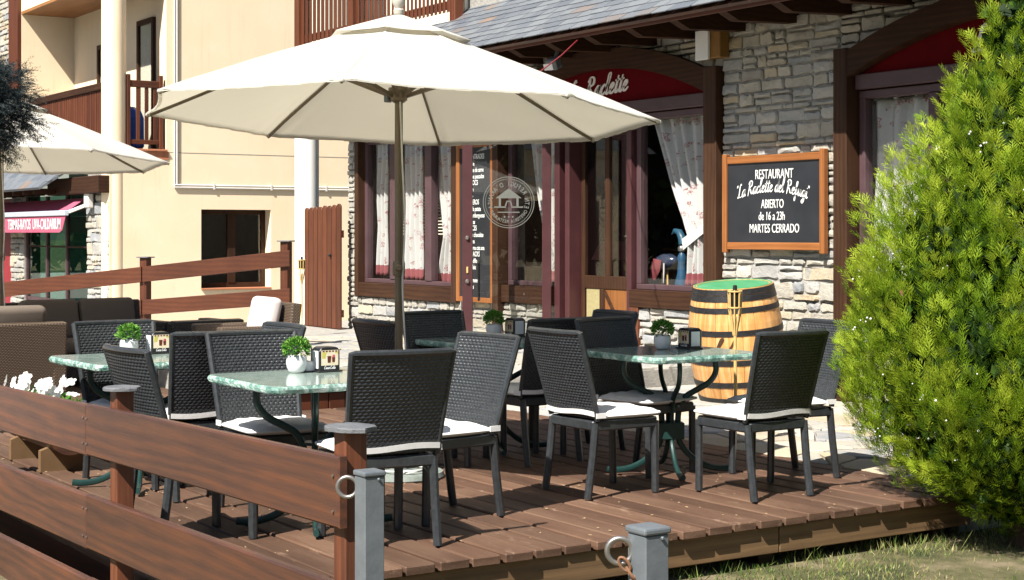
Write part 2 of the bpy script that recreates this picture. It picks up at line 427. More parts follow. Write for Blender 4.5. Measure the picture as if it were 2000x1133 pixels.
def paving(parent, zones, z, name='flagstone'):
    for (x0, x1, y0, y1, sx, sy, sd) in zones:
        for c, pts in cells(x0, x1, y0, y1, sx, sy, sd):
            m = MB(); h = random.uniform(.02, .03)
            m.prism([(p.x - c.x, p.y - c.y, 0) for p in pts], (0, 0, h), .005)
            link(name, m.mesh(name, MT['flag']), parent, loc=(c.x, c.y, z), rot=(random.uniform(-.006, .006), random.uniform(-.006, .006), 0))
paving(terr, [(-11.9, -6.22, 7.1, 9.95, .52, .42, 3)], -.025)
paving(plat, [(-18, -11.95, 5.47, 9.95, .55, .5, 5)], .152)
for y in np.arange(5.47, 7.05, .155):        # boarded riser of the raised terrace
    MB().bb(-11.93, -11.885, y, y + .147, -.02, .135, .006).out('riser_board', MT['stain_redv'], plat)
MB().bb(-11.99, -11.86, 5.44, 7.08, .137, .172, .006).out('step_edge_board', MT['stain_red'], plat)

# ------------------------------------------------------------------ timber deck
deck = struct('deck', MB().bb(-16.8, -6.35, 2.5, 7.0, -.3, -.10), MT['dark_room'])
y = 2.36; k = 0
while y < 7.0:
    wd = .166
    cuts = [-6.05 + random.uniform(-.012, .014)]
    x = -6.05 - (1.5 + 2.1 * ((k * 37 % 10) / 10))
    while x > -16.3: cuts.append(x); x -= 3.4
    cuts.append(-16.8)
    for a, b in zip(cuts[:-1], cuts[1:]):
        if y > 5.3 and a < -11.9: continue
        bb = max(b, -11.88) if y > 5.3 else b
        z = random.uniform(-.003, .003)
        m = MB().box((0, 0, 0), (a - bb - .004, wd - .013, .045), None, .006)
        link('plank', m.mesh('plank', MT['deck']), deck, loc=((a + bb) / 2, y + wd / 2, -.0225 + z), rot=(random.uniform(-.004, .004), 0, 0))
    y += .171; k += 1
for dz, dx in ((-.135, -.03),):
    MB().bb(-6.05 + dx - .05, -6.05 + dx, 2.42, 5.6, -.185, -.046, .004).out('fascia_board', MT['fascia'], deck)
    MB().bb(-6.05 + dx - .05, -6.05 + dx, 5.606, 7.05, -.185, -.046, .004).out('fascia_board', MT['fascia'], deck)
for a, b in ((-6.12, -9.3), (-9.306, -12.6), (-12.606, -16.7)):
    MB().bb(b, a, 2.40, 2.45, -.185, -.046, .004).out('fascia_board', MT['stain'], deck)
for yy in (2.6, 4.1, 5.6, 6.9): MB().bb(-6.3, -6.18, yy - .05, yy + .05, -.34, -.2).out('deck_foot', MT['beam_v'], deck)

# ------------------------------------------------------------------ masonry generator
def course(x0, x1, z0, z1, seed, hmin=.06, hmax=.14, wmin=.11, wmax=.37):
    rnd = random.Random(seed); out = []; z = z0
    while z < z1 - .03:
        h = rnd.choice((rnd.uniform(hmin * .75, hmin * 1.15), rnd.uniform(hmin, hmax), rnd.uniform(hmax * .85, hmax * 1.35)))
        if z + h > z1 - .06: h = z1 - z
        x = x0
        while x < x1 - .02:
            wd = rnd.uniform(wmin, wmax) * (1.15 if h > .13 else 1)
            if x + wd > x1 - .1: wd = x1 - x
            if h > .12 and rnd.random() < .55:
                s = rnd.uniform(.28, .72)
                if wd > .26 and rnd.random() < .5:
                    q = rnd.uniform(.35, .65); out += [(x, x+wd, z, z+h*s), (x, x+wd*q, z+h*s, z+h), (x+wd*q, x+wd, z+h*s, z+h)]
                else: out += [(x, x+wd, z, z+h*s), (x, x+wd, z+h*s, z+h)]
            else: out.append((x, x+wd, z, z+h))
            x += wd
        z += h
    return out
def clip(poly, p, n):
    out = []
    for i in range(len(poly)):
        a, b = poly[i], poly[(i+1) % len(poly)]
        da, db = (a - p).dot(n), (b - p).dot(n)
        if da >= 0: out.append(a)
        if (da >= 0) != (db >= 0): out.append(a.lerp(b, da / (da - db)))
    return out
def stone_poly(r, rnd):
    x0, x1, z0, z1 = r; g = .006; j = min(.030, (z1-z0) * .22)
    u = lambda: rnd.uniform(-j, j) * .6
    xs = np.linspace(x0 + g, x1 - g, 4)
    ch = rnd.uniform(.008, .03) * min(1, (z1-z0) / .1)
    b = [Vector((x0+g, z0+g+ch)), Vector((x0+g+ch, z0+g+u()*.4))] + [Vector((x, z0 + g + abs(u())) ) for x in xs[1:3]] + [Vector((x1-g-ch, z0+g+abs(u())*.4)), Vector((x1-g, z0+g+ch))]
    t = [Vector((x1-g-abs(u())*.5, z1-g-ch)), Vector((x1-g-ch, z1-g-abs(u())*.5))] + [Vector((x, z1 - g - abs(u()))) for x in xs[2:0:-1]] + [Vector((x0+g+ch, z1-g-abs(u())*.4)), Vector((x0+g+abs(u())*.5, z1-g-ch))]
    return b + t
def stone_mesh(poly, rnd, dep, into, mb=None, off=None):
    """poly in (x,z); stands proud of the plane y=0 towards -y"""
    c = sum(poly, Vector((0, 0))) / len(poly)
    m = mb or MB(); bm = m.bm
    o = off or Vector((0, 0, 0))
    sl = rnd.uniform(-.10, .10), rnd.uniform(-.12, .12)
    def ring(k, y, tilt=0): return [bm.verts.new(Vector(((p.x-c.x)*k, y + tilt*((p.x-c.x)*sl[0] + (p.y-c.y)*sl[1]), (p.y-c.y)*k)) + o) for p in poly]
    r0 = ring(1, into); r1 = ring(1, -dep * .45); r2 = ring(.90, -dep, 1)
    n = len(poly)
    for a, b in ((r0, r1), (r1, r2)):
        for k in range(n): bm.faces.new((a[k], a[(k+1) % n], b[(k+1) % n], b[k]))
    cv = bm.verts.new(Vector((rnd.uniform(-.02, .02), -dep - rnd.uniform(-.004, .012), 0)) + o)
    for k in range(n): bm.faces.new((r2[k], r2[(k+1) % n], cv))
    return m, c
def masonry(parent, rects, Y, seed, limit=300, clips=(), view=None, mat='stone', rest=True, **kw):
    rnd = random.Random(seed); L = []
    for q, (x0, x1, z0, z1) in enumerate(rects):
        for r in course(x0, x1, z0, z1, seed * 31 + q, **kw):
            poly = stone_poly(r, rnd)
            cx, cz = (r[0]+r[1])/2, (r[2]+r[3])/2
            for (ax, az, ar) in (clips if r[2] > 2.9 and (-15.6 < cx < -11.5 or cx > -10.2) else ()):
                d = Vector((cx - ax, cz - az)); nn = d.normalized()
                poly = clip(poly, Vector((ax, az)) + nn * ar, nn)
                if len(poly) < 3: break
            if len(poly) < 3: continue
            area = abs(sum(poly[i].x*poly[(i+1) % len(poly)].y - poly[(i+1) % len(poly)].x*poly[i].y for i in range(len(poly))))/2
            if area < .002: continue
            vis = 1 if view is None else view(cx, cz)
            L.append((vis * area, poly))
    L.sort(key=lambda t: -t[0]); mb = None
    for i, (a, poly) in enumerate(L):
        dep = rnd.uniform(.012, .036)
        if i < limit:
            m, c = stone_mesh(poly, rnd, dep, .04)
            link('stone', m.mesh('stone', MT[mat]), parent, loc=(c.x, Y, c.y))
        elif rest:
            if mb is None: mb = MB()
            c = sum(poly, Vector((0, 0))) / len(poly)
            stone_mesh(poly, rnd, dep, .04, mb, Vector((c.x, Y, c.y)))
    if mb: mb.out('small_stones', MT[mat], parent, kind='stuff')

# ------------------------------------------------------------------ the restaurant
WY = 10.0
rest = thing('restaurant_building', 'rubble stone restaurant with slate eave, arched bays and dark timber frames', 'building', (0, 0, 0))
AC1, AC2, AZ, AR = -13.66, -8.03, -1.51, 4.71
rects = [(-11.63, -10.07, 0, 3.62), (-19.45, -19.16, 0, 3.62), (-19.16, -16.5, 0, .615), (-16.5, -15.52, 0, 3.62), (-15.52, -14.42, 0, .66),
         (-13.06, -11.83, 0, .70), (-9.90, -6.1, 0, .70), (-19.16, -16.5, 2.86, 3.62), (-15.52, -11.63, 3.05, 3.62), (-10.07, -6.1, 3.05, 3.62)]
wall = MB()
for i, (x0, x1, z0, z1) in enumerate(rects): wall.bb(x0, x1, WY + (.012 if i < 8 else .085) + .0003 * i, WY + .3, z0, z1)
wall.bb(-19.46, -6, WY + .05, WY + .35, 3.62, 4.3)
wall = wall.out('wall', MT['mortar'], rest)
def seen(x, z):
    d = (x * -.838 + WY * .546); px = 1000 + 3100 * (x * .546 + WY * .838) / d; py = 457 + 3100 * (1.452 - z) / d
    k = 1.0
    if px > 1720 or px < 675: k = .02
    if py < 270 and px < 1050: k = .02
    if px > 1640 and py > 250: k = .02
    return k / (d * d)
masonry(wall, rects, WY + .012, 11, 300, ((AC1, AZ, AR + .19), (AC2, AZ, AR + .19)), seen)
# rear side return of the stone building next to the gate
MB().bb(-19.45, -19.15, WY + .36, WY + 3, 0, 6).out('return_wall', MT['mortar'], rest)
# interior room
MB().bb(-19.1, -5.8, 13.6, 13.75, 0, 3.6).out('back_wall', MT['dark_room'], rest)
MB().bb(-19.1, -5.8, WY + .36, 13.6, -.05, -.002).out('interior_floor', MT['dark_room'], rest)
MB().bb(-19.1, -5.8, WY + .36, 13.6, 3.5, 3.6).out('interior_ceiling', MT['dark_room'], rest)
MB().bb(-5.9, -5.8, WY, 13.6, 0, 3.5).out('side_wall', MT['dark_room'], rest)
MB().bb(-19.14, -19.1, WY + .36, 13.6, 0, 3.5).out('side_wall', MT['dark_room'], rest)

def window(x0, x1, z0, z1, mull, sill_z, top=True, name='window', side_l=True, side_r=True, fr='mauve', glass_y=WY + .09):
    wdw = bpy.data.objects.new(name, None); COL.objects.link(wdw); wdw.parent = rest
    MB().bb(x0 - .01, x1 + .01, WY - .05, WY + .16, sill_z, z0, .006).out('sill_beam', MT['beam'], wdw)
    f = MB(); t = .07
    f.bb(x0, x1, WY + .04, WY + .14, z0, z0 + t * .8, .006); f.bb(x0, x1, WY + .04, WY + .14, z1 - t, z1, .006)
    f.bb(x0, x0 + t, WY + .042, WY + .138, z0 + t * .8, z1 - t, .005); f.bb(x1 - t, x1, WY + .042, WY + .138, z0 + t * .8, z1 - t, .005)
    f.out('frame', MT[fr], wdw)
    xs = [x0 + t]
    for a, b in mull:
        MB().bb(a, b, WY + .03, WY + .14, z0 + t * .8, z1 - t, .006).out('mullion', MT[fr], wdw); xs += [a, b]
    xs.append(x1 - t)
    for a, b in zip(xs[0::2], xs[1::2]):
        MB().bb(a, b, glass_y, glass_y + .006, z0 + t * .8, z1 - t).out('pane', MT['glass'], wdw)
    return wdw
# left three-light window with brown posts
w1 = window(-19.05, -16.62, .80, 2.72, [(-18.33, -18.15), (-17.41, -17.25)], .615)
MB().bb(-19.16, -19.052, WY - .06, WY + .16, .615, 2.86, .006).out('post', MT['beam_v'], rest)
MB().bb(-16.618, -16.50, WY - .06, WY + .16, .615, 2.86, .006).out('post', MT['beam_v'], rest)
MB().bb(-19.16, -16.5, WY - .07, WY + .16, 2.722, 2.858, .006).out('lintel', MT['beam'], rest)
# arched bay: posts, transom, red panel, arch
def arch(cx, half, label):
    a0 = math.asin(half / AR); n = 22
    for nm, r0, r1, y0, y1, mt in (('arch_beam', AR + .0, AR + .21, WY - .09, WY + .16, 'beam'),):
        m = MB(); rg = []
        for k in range(n + 1):
            an = -a0 * 1.02 + 2 * a0 * 1.02 * k / n
            s, c = math.sin(an), math.cos(an)
            rg.append([m.bm.verts.new((cx + r * s, yy, AZ + r * c)) for r, yy in ((r0, y0), (r1, y0), (r1, y1), (r0, y1))])
        for p, q in zip(rg[:-1], rg[1:]):
            for i in range(4): m.bm.faces.new((p[i], p[(i+1) % 4], q[(i+1) % 4], q[i]))
        m.bm.faces.new(rg[0]); m.bm.faces.new(rg[-1][::-1])
        m.out(nm, MT[mt], rest)
    pts = [(cx - half * .985, WY + .03, 2.83)] + [(cx + AR * math.sin(-a0 + 2*a0*k/n), WY + .03, AZ + (AR + .02) * math.cos(-a0 + 2*a0*k/n)) for k in range(1, n)] + [(cx + half * .985, WY + .03, 2.83)]
    m = MB(); m.prism(pts, (0, .04, 0)); p = m.out('sign_panel', MT['red_panel'], rest)
    MB().bb(cx - half, cx + half, WY - .01, WY + .15, 2.70, 2.829, .006).out('transom', MT['mauve'], rest)
    return p
pan1 = arch(AC1, 1.84, '')
pan2 = arch(AC2, 1.86, '')
for x0, x1 in ((-11.82, -11.632), (-15.62, -15.5), (-10.068, -9.905)):
    MB().bb(x0, x1, WY - .10, WY + .17, 0 if x0 > -15 else .0, 3.06, .008).out('post', MT['beam_v'], rest)
w2 = window(-15.49, -14.46, .86, 2.69, [], .66)
w3 = window(-13.05, -11.83, .88, 2.69, [], .70)
w4 = window(-9.89, -6.2, .88, 2.69, [(-9.1, -9.0), (-8.0, -7.9)], .70)
for x0, x1, nm in ((-14.455, -14.36, 'door_jamb'), (-14.25, -14.17, 'door_jamb'), (-13.14, -13.06, 'door_jamb')):
    MB().bb(x0, x1, WY - .02, WY + .16, .0, 2.69, .005).out(nm, MT['maroon'], rest)
MB().bb(-13.06, -12.92, WY - .045, WY + .14, 0, .698, .006).out('post', MT['stain_v'], rest)
# ajar inner door leaf (hinged right, swings into the room)
dl = bpy.data.objects.new('inner_door', None); COL.objects.link(dl); dl.parent = rest; dl.location = (-13.145, 10.10, 0); dl.rotation_euler = (0, 0, R(-2))
W = 1.02
m = MB(); m.bb(-W, -W + .07, 0, .05, .02, 2.62, .005); m.bb(-.09, 0, 0, .05, .02, 2.62, .005); m.bb(-W + .07, -.09, 0, .05, 2.5, 2.62, .005); m.bb(-W + .07, -.09, .001, .049, .86, 1.0, .005); m.bb(-W+.07, -.09, .001, .049, .02, .2, .005)
m.bb(-.56, -.48, .002, .048, 1.0, 2.5, .004)
m.out('frame', MT['beam_v'], dl)
MB().bb(-W + .07, -.09, .022, .028, 1.0, 2.5).out('pane', MT['glass'], dl)
MB().bb(-W + .09, -.66, .012, .03, .2, .86, .004).out('yellow_panel', M('yellow_textured_panel', (.40, .34, .16), (.30, .26, .13), .7, scale=40, bmp=.6), dl)
MB().bb(-.66, -.58, -.004, .05, .2, .86, .006).out('middle_stile', MT['beam_v'], dl)
MB().bb(-.58, -.09, .012, .03, .2, .86, .004).out('wood_panel', wood('amber_panel_wood', (.12, .045, .014), (.20, .075, .02), (.27, .11, .03), 2, .5, .05), dl)
m = MB(); m.bar((-.56, .004, .84), (-.12, .004, .3), .02, .05, (0, 1, 0)); m.out('panel_moulding', MT['beam_v'], dl)
# open glazed door leaf, hinged at the left jamb, swung outwards
lf = bpy.data.objects.new('open_glass_door', None); COL.objects.link(lf); lf.parent = rest
lf.location = (-14.44, 9.93, 0); lf.rotation_euler = (0, 0, math.atan2(9.1 - 9.93, -14.96 + 14.44))
LW, LH = .98, 2.66
m = MB()
m.bb(0, .10, -.022, .022, .02, LH, .005); m.bb(LW - .115, LW, -.022, .022, .02, LH, .005)
m.bb(.10, LW - .115, -.021, .021, LH - .12, LH, .005); m.bb(.10, LW - .115, -.021, .021, .02, .16, .005)
m.out('frame', MT['maroon'], lf)
MB().bb(.10, LW - .115, -.003, .003, .16, LH - .12).out('pane', MT['glass'], lf)
for z, r in ((1.41, .022), (.93, .022)):
    MB().lathe([(r, 0), (r, .02), (r * .6, .03)], 14, (LW - .055, .022, z), Euler((R(-90), 0, 0)).to_matrix()).out('lock', MT['steel'], lf)
    MB().lathe([(r, 0), (r, .02), (r * .6, .03)], 14, (LW - .055, -.022, z), Euler((R(90), 0, 0)).to_matrix()).out('lock', MT['steel'], lf)
m = MB(); m.bb(LW - .065, LW - .045, .022, .034, 1.02, 1.09, .003); m.bb(LW - .065, LW - .045, -.034, -.022, 1.02, 1.09, .003); m.out('key_plate', MT['bamboo'], lf)
m = MB(); m.tube([(.80, -.02, .72), (.80, -.07, .76), (.80, -.07, 1.12), (.80, -.02, 1.16)], .014, 8); m.out('handle', MT['black'], lf)

# ------------------------------------------------------------------ roof, rafters, gable post, upper storey
roof = bpy.data.objects.new('roof', None); COL.objects.link(roof); roof.parent = rest
EY, EZ, PT = 9.03, 3.40, R(34)
sv = Vector((0, math.cos(PT), math.sin(PT))); nv = Vector((0, -math.sin(PT), math.cos(PT)))
L_ = 1.46
m = MB(); a = Vector((0, EY + .03, EZ + .012))
m.prism([(-19.6, *(a)[1:]), (-6, *(a)[1:]), (-6, *(a + sv * L_)[1:]), (-19.6, *(a + sv * L_)[1:])], nv * .03)
m.out('boarding', MT['stain'], roof)
rot = Matrix((Vector((1, 0, 0)), sv, nv)).transposed()
big = []; rnd = random.Random(4)
for r in range(11):
    x = -19.65 + (r % 2) * .13
    while x < -6:
        wd = rnd.choice((.2, .24, .28, .33)); big.append((r, x, wd)); x += wd
def slate_shape(m, r, x, wd, o):
    ln = .25; th = .009
    p = Vector((x + wd / 2, EY - .02, EZ + .055)) + sv * (.135 * r + rnd.uniform(-.008, .008) + ln / 2) + nv * (.004 + rnd.uniform(0, .003))
    tilt = Matrix.Rotation(R(-3.2 + rnd.uniform(-.8, .8)), 3, 'X')
    c = .018
    pts = [(-wd/2 + .003, ln/2), (-wd/2 + .003, -ln/2 + c), (-wd/2 + c, -ln/2), (wd/2 - c, -ln/2 + rnd.uniform(-.006, .006)), (wd/2 - .003, -ln/2 + c), (wd/2 - .003, ln/2)]
    mm = rot @ tilt
    q = [(mm @ Vector((u, v, 0))) + (p if o else Vector()) for u, v in pts]
    m.prism(q, mm @ Vector((0, 0, th)))
    return p
rest_m = MB(); cnt = 0
for r, x, wd in big:
    if -17.6 < x < -10.3 and r < 10 and cnt < 298:
        m = MB(); p = slate_shape(m, r, x, wd, False); link('slate', m.mesh('slate', MT['slate']), roof, loc=p); cnt += 1
    else: slate_shape(rest_m, r, x, wd, True)
rest_m.out('far_slates', MT['slate'], roof, kind='stuff')
for k in range(-5, 14):
    x = -10.66 - .68 * k
    if x < -19.5: continue
    zt = 3.42
    pts = [(x - .055, 10.05, 3.36), (x - .055, 9.30, 3.33), (x - .055, 9.14, 3.40), (x - .055, 9.13, 3.45), (x - .055, 10.05, 3.62)]
    m = MB(); m.prism(pts, (.11, 0, 0)); m.out('rafter', MT['beam'], roof)
m = MB(); m.bb(-19.6, -6, 9.08, 9.10, 3.385, 3.445, .003); m.out('eave_board', MT['stain_red'], roof)
# upper storey
MB().bb(-16.38, -6, WY + .28, WY + .6, 4.0, 7.0).out('upper_wall', MT['mortar'], rest)
uw = bpy.data.objects.new('upper_masonry', None); COL.objects.link(uw); uw.parent = rest
masonry(uw, [(-16.38, -14.6, 4.15, 5.0)], WY + .28, 23, 60)
MB().bb(-21.0, -16.4, 9.80, 10.9, 3.92, 4.12, .01).out('balcony_slab', MT['cream'], rest)
MB().bb(-21.0, -16.385, 10.0, 10.2, 4.125, 7.0).out('upper_render_wall', MT['cream'], rest)
br = bpy.data.objects.new('balcony_railing', None); COL.objects.link(br); br.parent = rest
x = -20.62
while x < -16.5:
    wd = .074 if x < -18.2 else .05
    MB().bb(x, x + wd, 9.85, 9.862, 4.14, 5.25, .004).out('slat', MT['stain_redv'], br); x += .130 if wd > .06 else .1
MB().bb(-20.7, -16.45, 9.866, 9.91, 4.18, 4.28, .006).out('bottom_rail', MT['stain_red'], br)
MB().bb(-20.7, -16.45, 9.866, 9.91, 5.05, 5.15, .006).out('top_rail', MT['stain_red'], br)
for x in (-20.75, -19.08, -16.42): MB().bb(x, x + .13, 9.80, 9.93, 4.0, 5.4, .008).out('post', MT['stain_redv'], br)
MB().bb(-15.15, -14.85, 10.15, 10.26, 4.36, 6, .01).out('shutter', MT['stain_redv'], rest)
MB().lathe([(.175, 0), (.175, 7)], 28, (-20.87, 10.06, -.05)).out('column', MT['white_paint'], rest, True)

# board gate between wall and column
gt = thing('board_gate', 'red brown wooden gate of upright boards with rounded tops beside the white column', 'gate', (-20.42, 9.80, 0), R(-1))
for k in range(8):
    x = k * .147; h = 1.77 + .006 * k + random.uniform(-.008, .008)
    pts = [(x + .009, 0, .16), (x + .136, 0, .16)] + [(x + .0725 + .0635 * math.cos(t), 0, h + .045 * math.sin(t)) for t in np.linspace(0, math.pi, 8)]
    m = MB(); m.prism(pts[::-1], (0, .026, 0), .0); bmesh.ops.bevel(m.bm, geom=list(m.bm.edges), offset=.005, segments=1, affect='EDGES'); m.out('board', MT['stain_redv'], gt)
MB().bb(.02, 1.16, .027, .06, .32, .42, .004).out('cross_rail', MT['stain_red'], gt)
MB().bb(.02, 1.16, .027, .06, 1.4, 1.5, .004).out('cross_rail', MT['stain_red'], gt)
m = MB(); m.lathe([(.02, 0), (.02, .02), (.012, .04)], 12, (.87, 0, 1.16), Euler((R(90), 0, 0)).to_matrix()); m.out('knob', MT['black_iron'], gt)
MB().bb(.03, 1.17, -.02, .06, .085, .158, .004).out('bottom_rail', MT['beam'], gt)

# ------------------------------------------------------------------ yellow apartment building
FX = -24.0
yb = thing('apartment_building', 'cream yellow rendered apartment building with corner balcony and round corner column', 'building', (0, 0, 0))
m = MB()
def fac(y0, y1, z0, z1): m.bb(FX - .3, FX, y0, y1, z0, z1)
fac(8.2, 9.707, -.05, 2.75); fac(9.707, 10.918, -.05, .55); fac(9.707, 10.918, 1.846, 2.75); fac(10.918, 16, -.05, 2.75); fac(9.124, 16, 2.75, 8); fac(8.2, 9.124, 5.45, 8)
m.bb(-28.73, FX - .3, 8.2, 8.5, 5.45, 8)
m.bb(-28.73, FX - .301, 9.16, 9.4, 2.75, 5.6)
m.bb(-29.0, -28.732, 8.2, 9.4, 2.75, 8)
m.out('wall', MT['yellow'], yb)
MB().bb(-28.73, FX + .01, 8.2, 9.16, 2.62, 2.752).out('balcony_floor', MT['tile'], yb)
for k in range(4): MB().bb(FX - .02, FX + .045, 8.46 + .168 * k, 8.46 + .168 * k + .162, 2.754, 2.785, .004).out('edge_tile', MT['tile'], yb)
MB().bb(-28.73, FX - .3, 8.2, 9.16, 5.40, 5.449).out('plank_ceiling', MT['lacquer'], yb)
MB().lathe([(.10, 0), (.14, -.04), (.12, -.09), (.0, -.11)], 18, (-25.6, 8.8, 5.40)).out('ceiling_lamp', MT['white_gloss'], yb, True)
MB().lathe([(.19, 0), (.19, 8)], 28, (FX - .17, 8.33, 0)).out('corner_column', MT['yellow'], yb, True)
m = MB(); m.bb(FX - .004, FX + .002, 9.13, 9.3, 2.736, 2.746); m.bb(FX - .004, FX + .003, 9.3, 15, 2.738, 2.746); m.out('render_joint', MT['mortar'], yb)
# balcony rails
brx = bpy.data.objects.new('balcony_railing', None); COL.objects.link(brx); brx.parent = yb
x = -28.6
while x < -24.4:
    MB().bb(x, x + .085, 8.235, 8.26, 2.84, 3.72, .004).out('slat', MT['stain_redv'], brx); x += .118
MB().bb(-28.68, -24.33, 8.20, 8.30, 3.72, 3.83, .008).out('top_rail', MT['beam'], brx)
MB().bb(-28.68, -24.33, 8.22, 8.28, 2.78, 2.84, .006).out('bottom_rail', MT['stain_red'], brx)
bry = bpy.data.objects.new('end_railing', None); COL.objects.link(bry); bry.parent = yb
for y, h in ((8.52, 3.95), (9.05, 3.95)): MB().bb(FX - .09, FX - .02, y - .03, y + .03, 2.79, h, .006).out('post', MT['stain_redv'], bry)
for y in (8.68, 8.82, 8.96): MB().bb(FX - .07, FX - .045, y - .03, y + .03, 2.88, 3.75, .004).out('slat', MT['stain_redv'], bry)
MB().bb(FX - .08, FX - .035, 8.55, 9.02, 3.75, 3.86, .006).out('top_rail', MT['stain_red'], bry)
MB().bb(FX - .08, FX - .035, 8.55, 9.02, 2.86, 2.93, .006).out('bottom_rail', MT['stain_red'], bry)
# balcony doors on the recess back wall
for x0, x1, z1 in ((-27.3, -26.2, 4.75), (-25.3, -24.55, 4.95)):
    d = bpy.data.objects.new('balcony_door', None); COL.objects.link(d); d.parent = yb
    m = MB(); m.bb(x0, x0 + .07, 9.10, 9.155, 2.76, z1); m.bb(x1 - .07, x1, 9.10, 9.155, 2.76, z1); m.bb(x0 + .07, x1 - .07, 9.10, 9.155, z1 - .08, z1); m.out('frame', MT['beam_v'], d)
    MB().bb(x0 + .07, x1 - .07, 9.125, 9.131, 2.76, z1 - .08).out('pane', MT['glass'], d)
    MB().bb(x0 + .07, x1 - .07, 9.15, 9.156, 2.76, z1 - .08).out('blind', MT['cream'], d)
tag(MB().lathe([(.16, 0), (.2, .05), (.2, .5), (.15, .62), (.05, .68)], 14, (-24.55, 8.75, 2.80)).out('water_drum', M('blue_plastic', (.02, .08, .45), (.03, .12, .55), .35)), 'blue plastic drum on the balcony behind the small end railing', 'drum')
# ground-floor window
gw = bpy.data.objects.new('window', None); COL.objects.link(gw); gw.parent = yb
m = MB(); X0, X1 = FX - .27, FX - .22
m.bb(X0, X1, 9.71, 9.78, .58, 1.84); m.bb(X0, X1, 10.845, 10.915, .58, 1.84); m.bb(X0, X1, 9.78, 10.845, .58, .66); m.bb(X0, X1, 9.78, 10.845, 1.77, 1.84); m.bb(X0 + .001, X1 + .012, 10.25, 10.38, .66, 1.77)
m.out('frame', MT['beam_v'], gw)
for a, b in ((9.78, 10.25), (10.38, 10.845)): MB().bb(FX - .25, FX - .244, a, b, .66, 1.77).out('pane', MT['glass'], gw)
MB().bb(FX - .2, FX + .03, 9.71, 10.915, .552, .58, .004).out('sill', MT['tile'], gw)
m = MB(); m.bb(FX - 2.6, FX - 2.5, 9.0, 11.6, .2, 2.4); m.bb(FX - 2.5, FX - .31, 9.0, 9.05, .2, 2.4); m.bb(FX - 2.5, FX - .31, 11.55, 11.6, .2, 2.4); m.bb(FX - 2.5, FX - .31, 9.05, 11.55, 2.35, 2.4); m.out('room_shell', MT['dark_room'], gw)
cd = thing('cable_conduit', 'white cable conduit running down and along the yellow wall', 'conduit', (FX, 0, 0))
for dy in (0, .038):
    MB().tube([(.02, 9.255 + dy, 8), (.02, 9.255 + dy, 2.19 + dy)], .015, 8).out('upright_pipe', MT['conduit'], cd, True)
    MB().tube([(.022, 9.25, 2.19 + dy), (.022, 15, 2.19 + dy)], .015, 8).out('level_pipe', MT['conduit'], cd, True)
for y in (9.9, 10.9, 11.9): MB().bb(0, .04, y, y + .03, 2.165, 2.255).out('clip', MT['conduit'], cd)

# ------------------------------------------------------------------ spa shop front (left, round the corner)
sb = thing('spa_shop', 'stone shop front with slate canopy roof and tall green tinted glazing', 'shop', (0, 0, 0))
for i, (x0, x1, z0, z1, zs) in enumerate(((-25.07, -24.005, 0, 2.7, 2.08), (-29.4, -28.6, 0, 2.7, 2.08), (-31.5, -29.3, 2.7, 7, 6.4))):
    sw = MB().bb(x0, x1, 8.215, 8.5, z0, z1).out('wall_pier' if i < 2 else 'upper_wall', MT['mortar'], sb)
    masonry(sw, [(x0, x1, max(z0, 0 if i < 2 else 4.2), zs)], 8.215, 41 + i, 100, hmin=.09, hmax=.17, wmin=.16, wmax=.4)
MB().bb(-29.29, -28.74, 8.12, 8.4, 2.9, 7, .01).out('corner_post', MT['stain_redv'], sb)
gz = bpy.data.objects.new('glazing', None); COL.objects.link(gz); gz.parent = sb
for x in (-28.6, -27.42, -26.32, -25.14): MB().bb(x, x + .06, 8.24, 8.3, .02, 2.1).out('mullion', MT['mauve'], gz)
MB().bb(-28.54, -25.14, 8.245, 8.295, .28, .34).out('bottom_frame', MT['mauve'], gz)
MB().bb(-28.54, -25.14, 8.25, 8.29, 1.22, 1.25).out('cross_bar', MT['beam'], gz)
gg = glass('green_tinted_glass', (.42, .62, .55))
for x0, x1 in ((-28.54, -27.42), (-27.36, -26.32), (-26.26, -25.14)): MB().bb(x0, x1, 8.27, 8.276, .34, 2.1).out('pane', gg, gz)
MB().bb(-28.7, -25, 9.05, 9.1, 0, 2.6).out('pale_screen', M('pale_green_screen', (.38, .47, .42), (.3, .4, .36), .8), sb)
MB().bb(-26.6, -24.0, 8.02, 8.21, 2.09, 2.36, .01).out('timber_beam', MT['beam'], sb)
MB().bb(-31.5, -26.6, 7.9, 8.21, 2.28, 2.4, .01).out('timber_beam', MT['beam'], sb)
m = MB(); m.prism([(-31.5, 7.6, 2.17), (-25.6, 7.6, 2.17), (-24.95, 8.2, 2.66), (-31.5, 8.2, 2.66)], (0, -.02, .03)); m.out('canopy_roof', MT['slate'], sb)
for r in range(5):
    x = -31.0 + (r % 2) * .2
    while x < -25.75 + .12 * r:
        m = MB(); p = Vector((x, 7.58 + .12 * r, 2.195 + .098 * r)); q = Vector((0, .155, .127))
        m.prism([(0, 0, 0), (.37, 0, 0), (.37, *q[1:]), (0, *q[1:])], (0, -.008, .01)); link('slate', m.mesh('slate', MT['slate']), sb, loc=p); x += .385
for k in range(9): MB().bb(-31.0 + .6 * k, -30.93 + .6 * k, 7.66, 8.2, 2.11, 2.2).out('rafter', MT['beam'], sb)
MB().bb(-31.5, -29.42, 8.23, 8.3, 0, 2.1).out('red_door', MT['red_door'], sb)
aw = thing('shop_awning', 'pink roll-out awning with white lettering in front of the green glazing', 'awning', (0, 0, 0))
MB().bb(-30.5, -25.15, 7.86, 7.93, 1.745, 1.83, .008).out('front_bar', M('pale_blue_grey_bar', (.5, .55, .62), (.45, .5, .57), .4), aw)
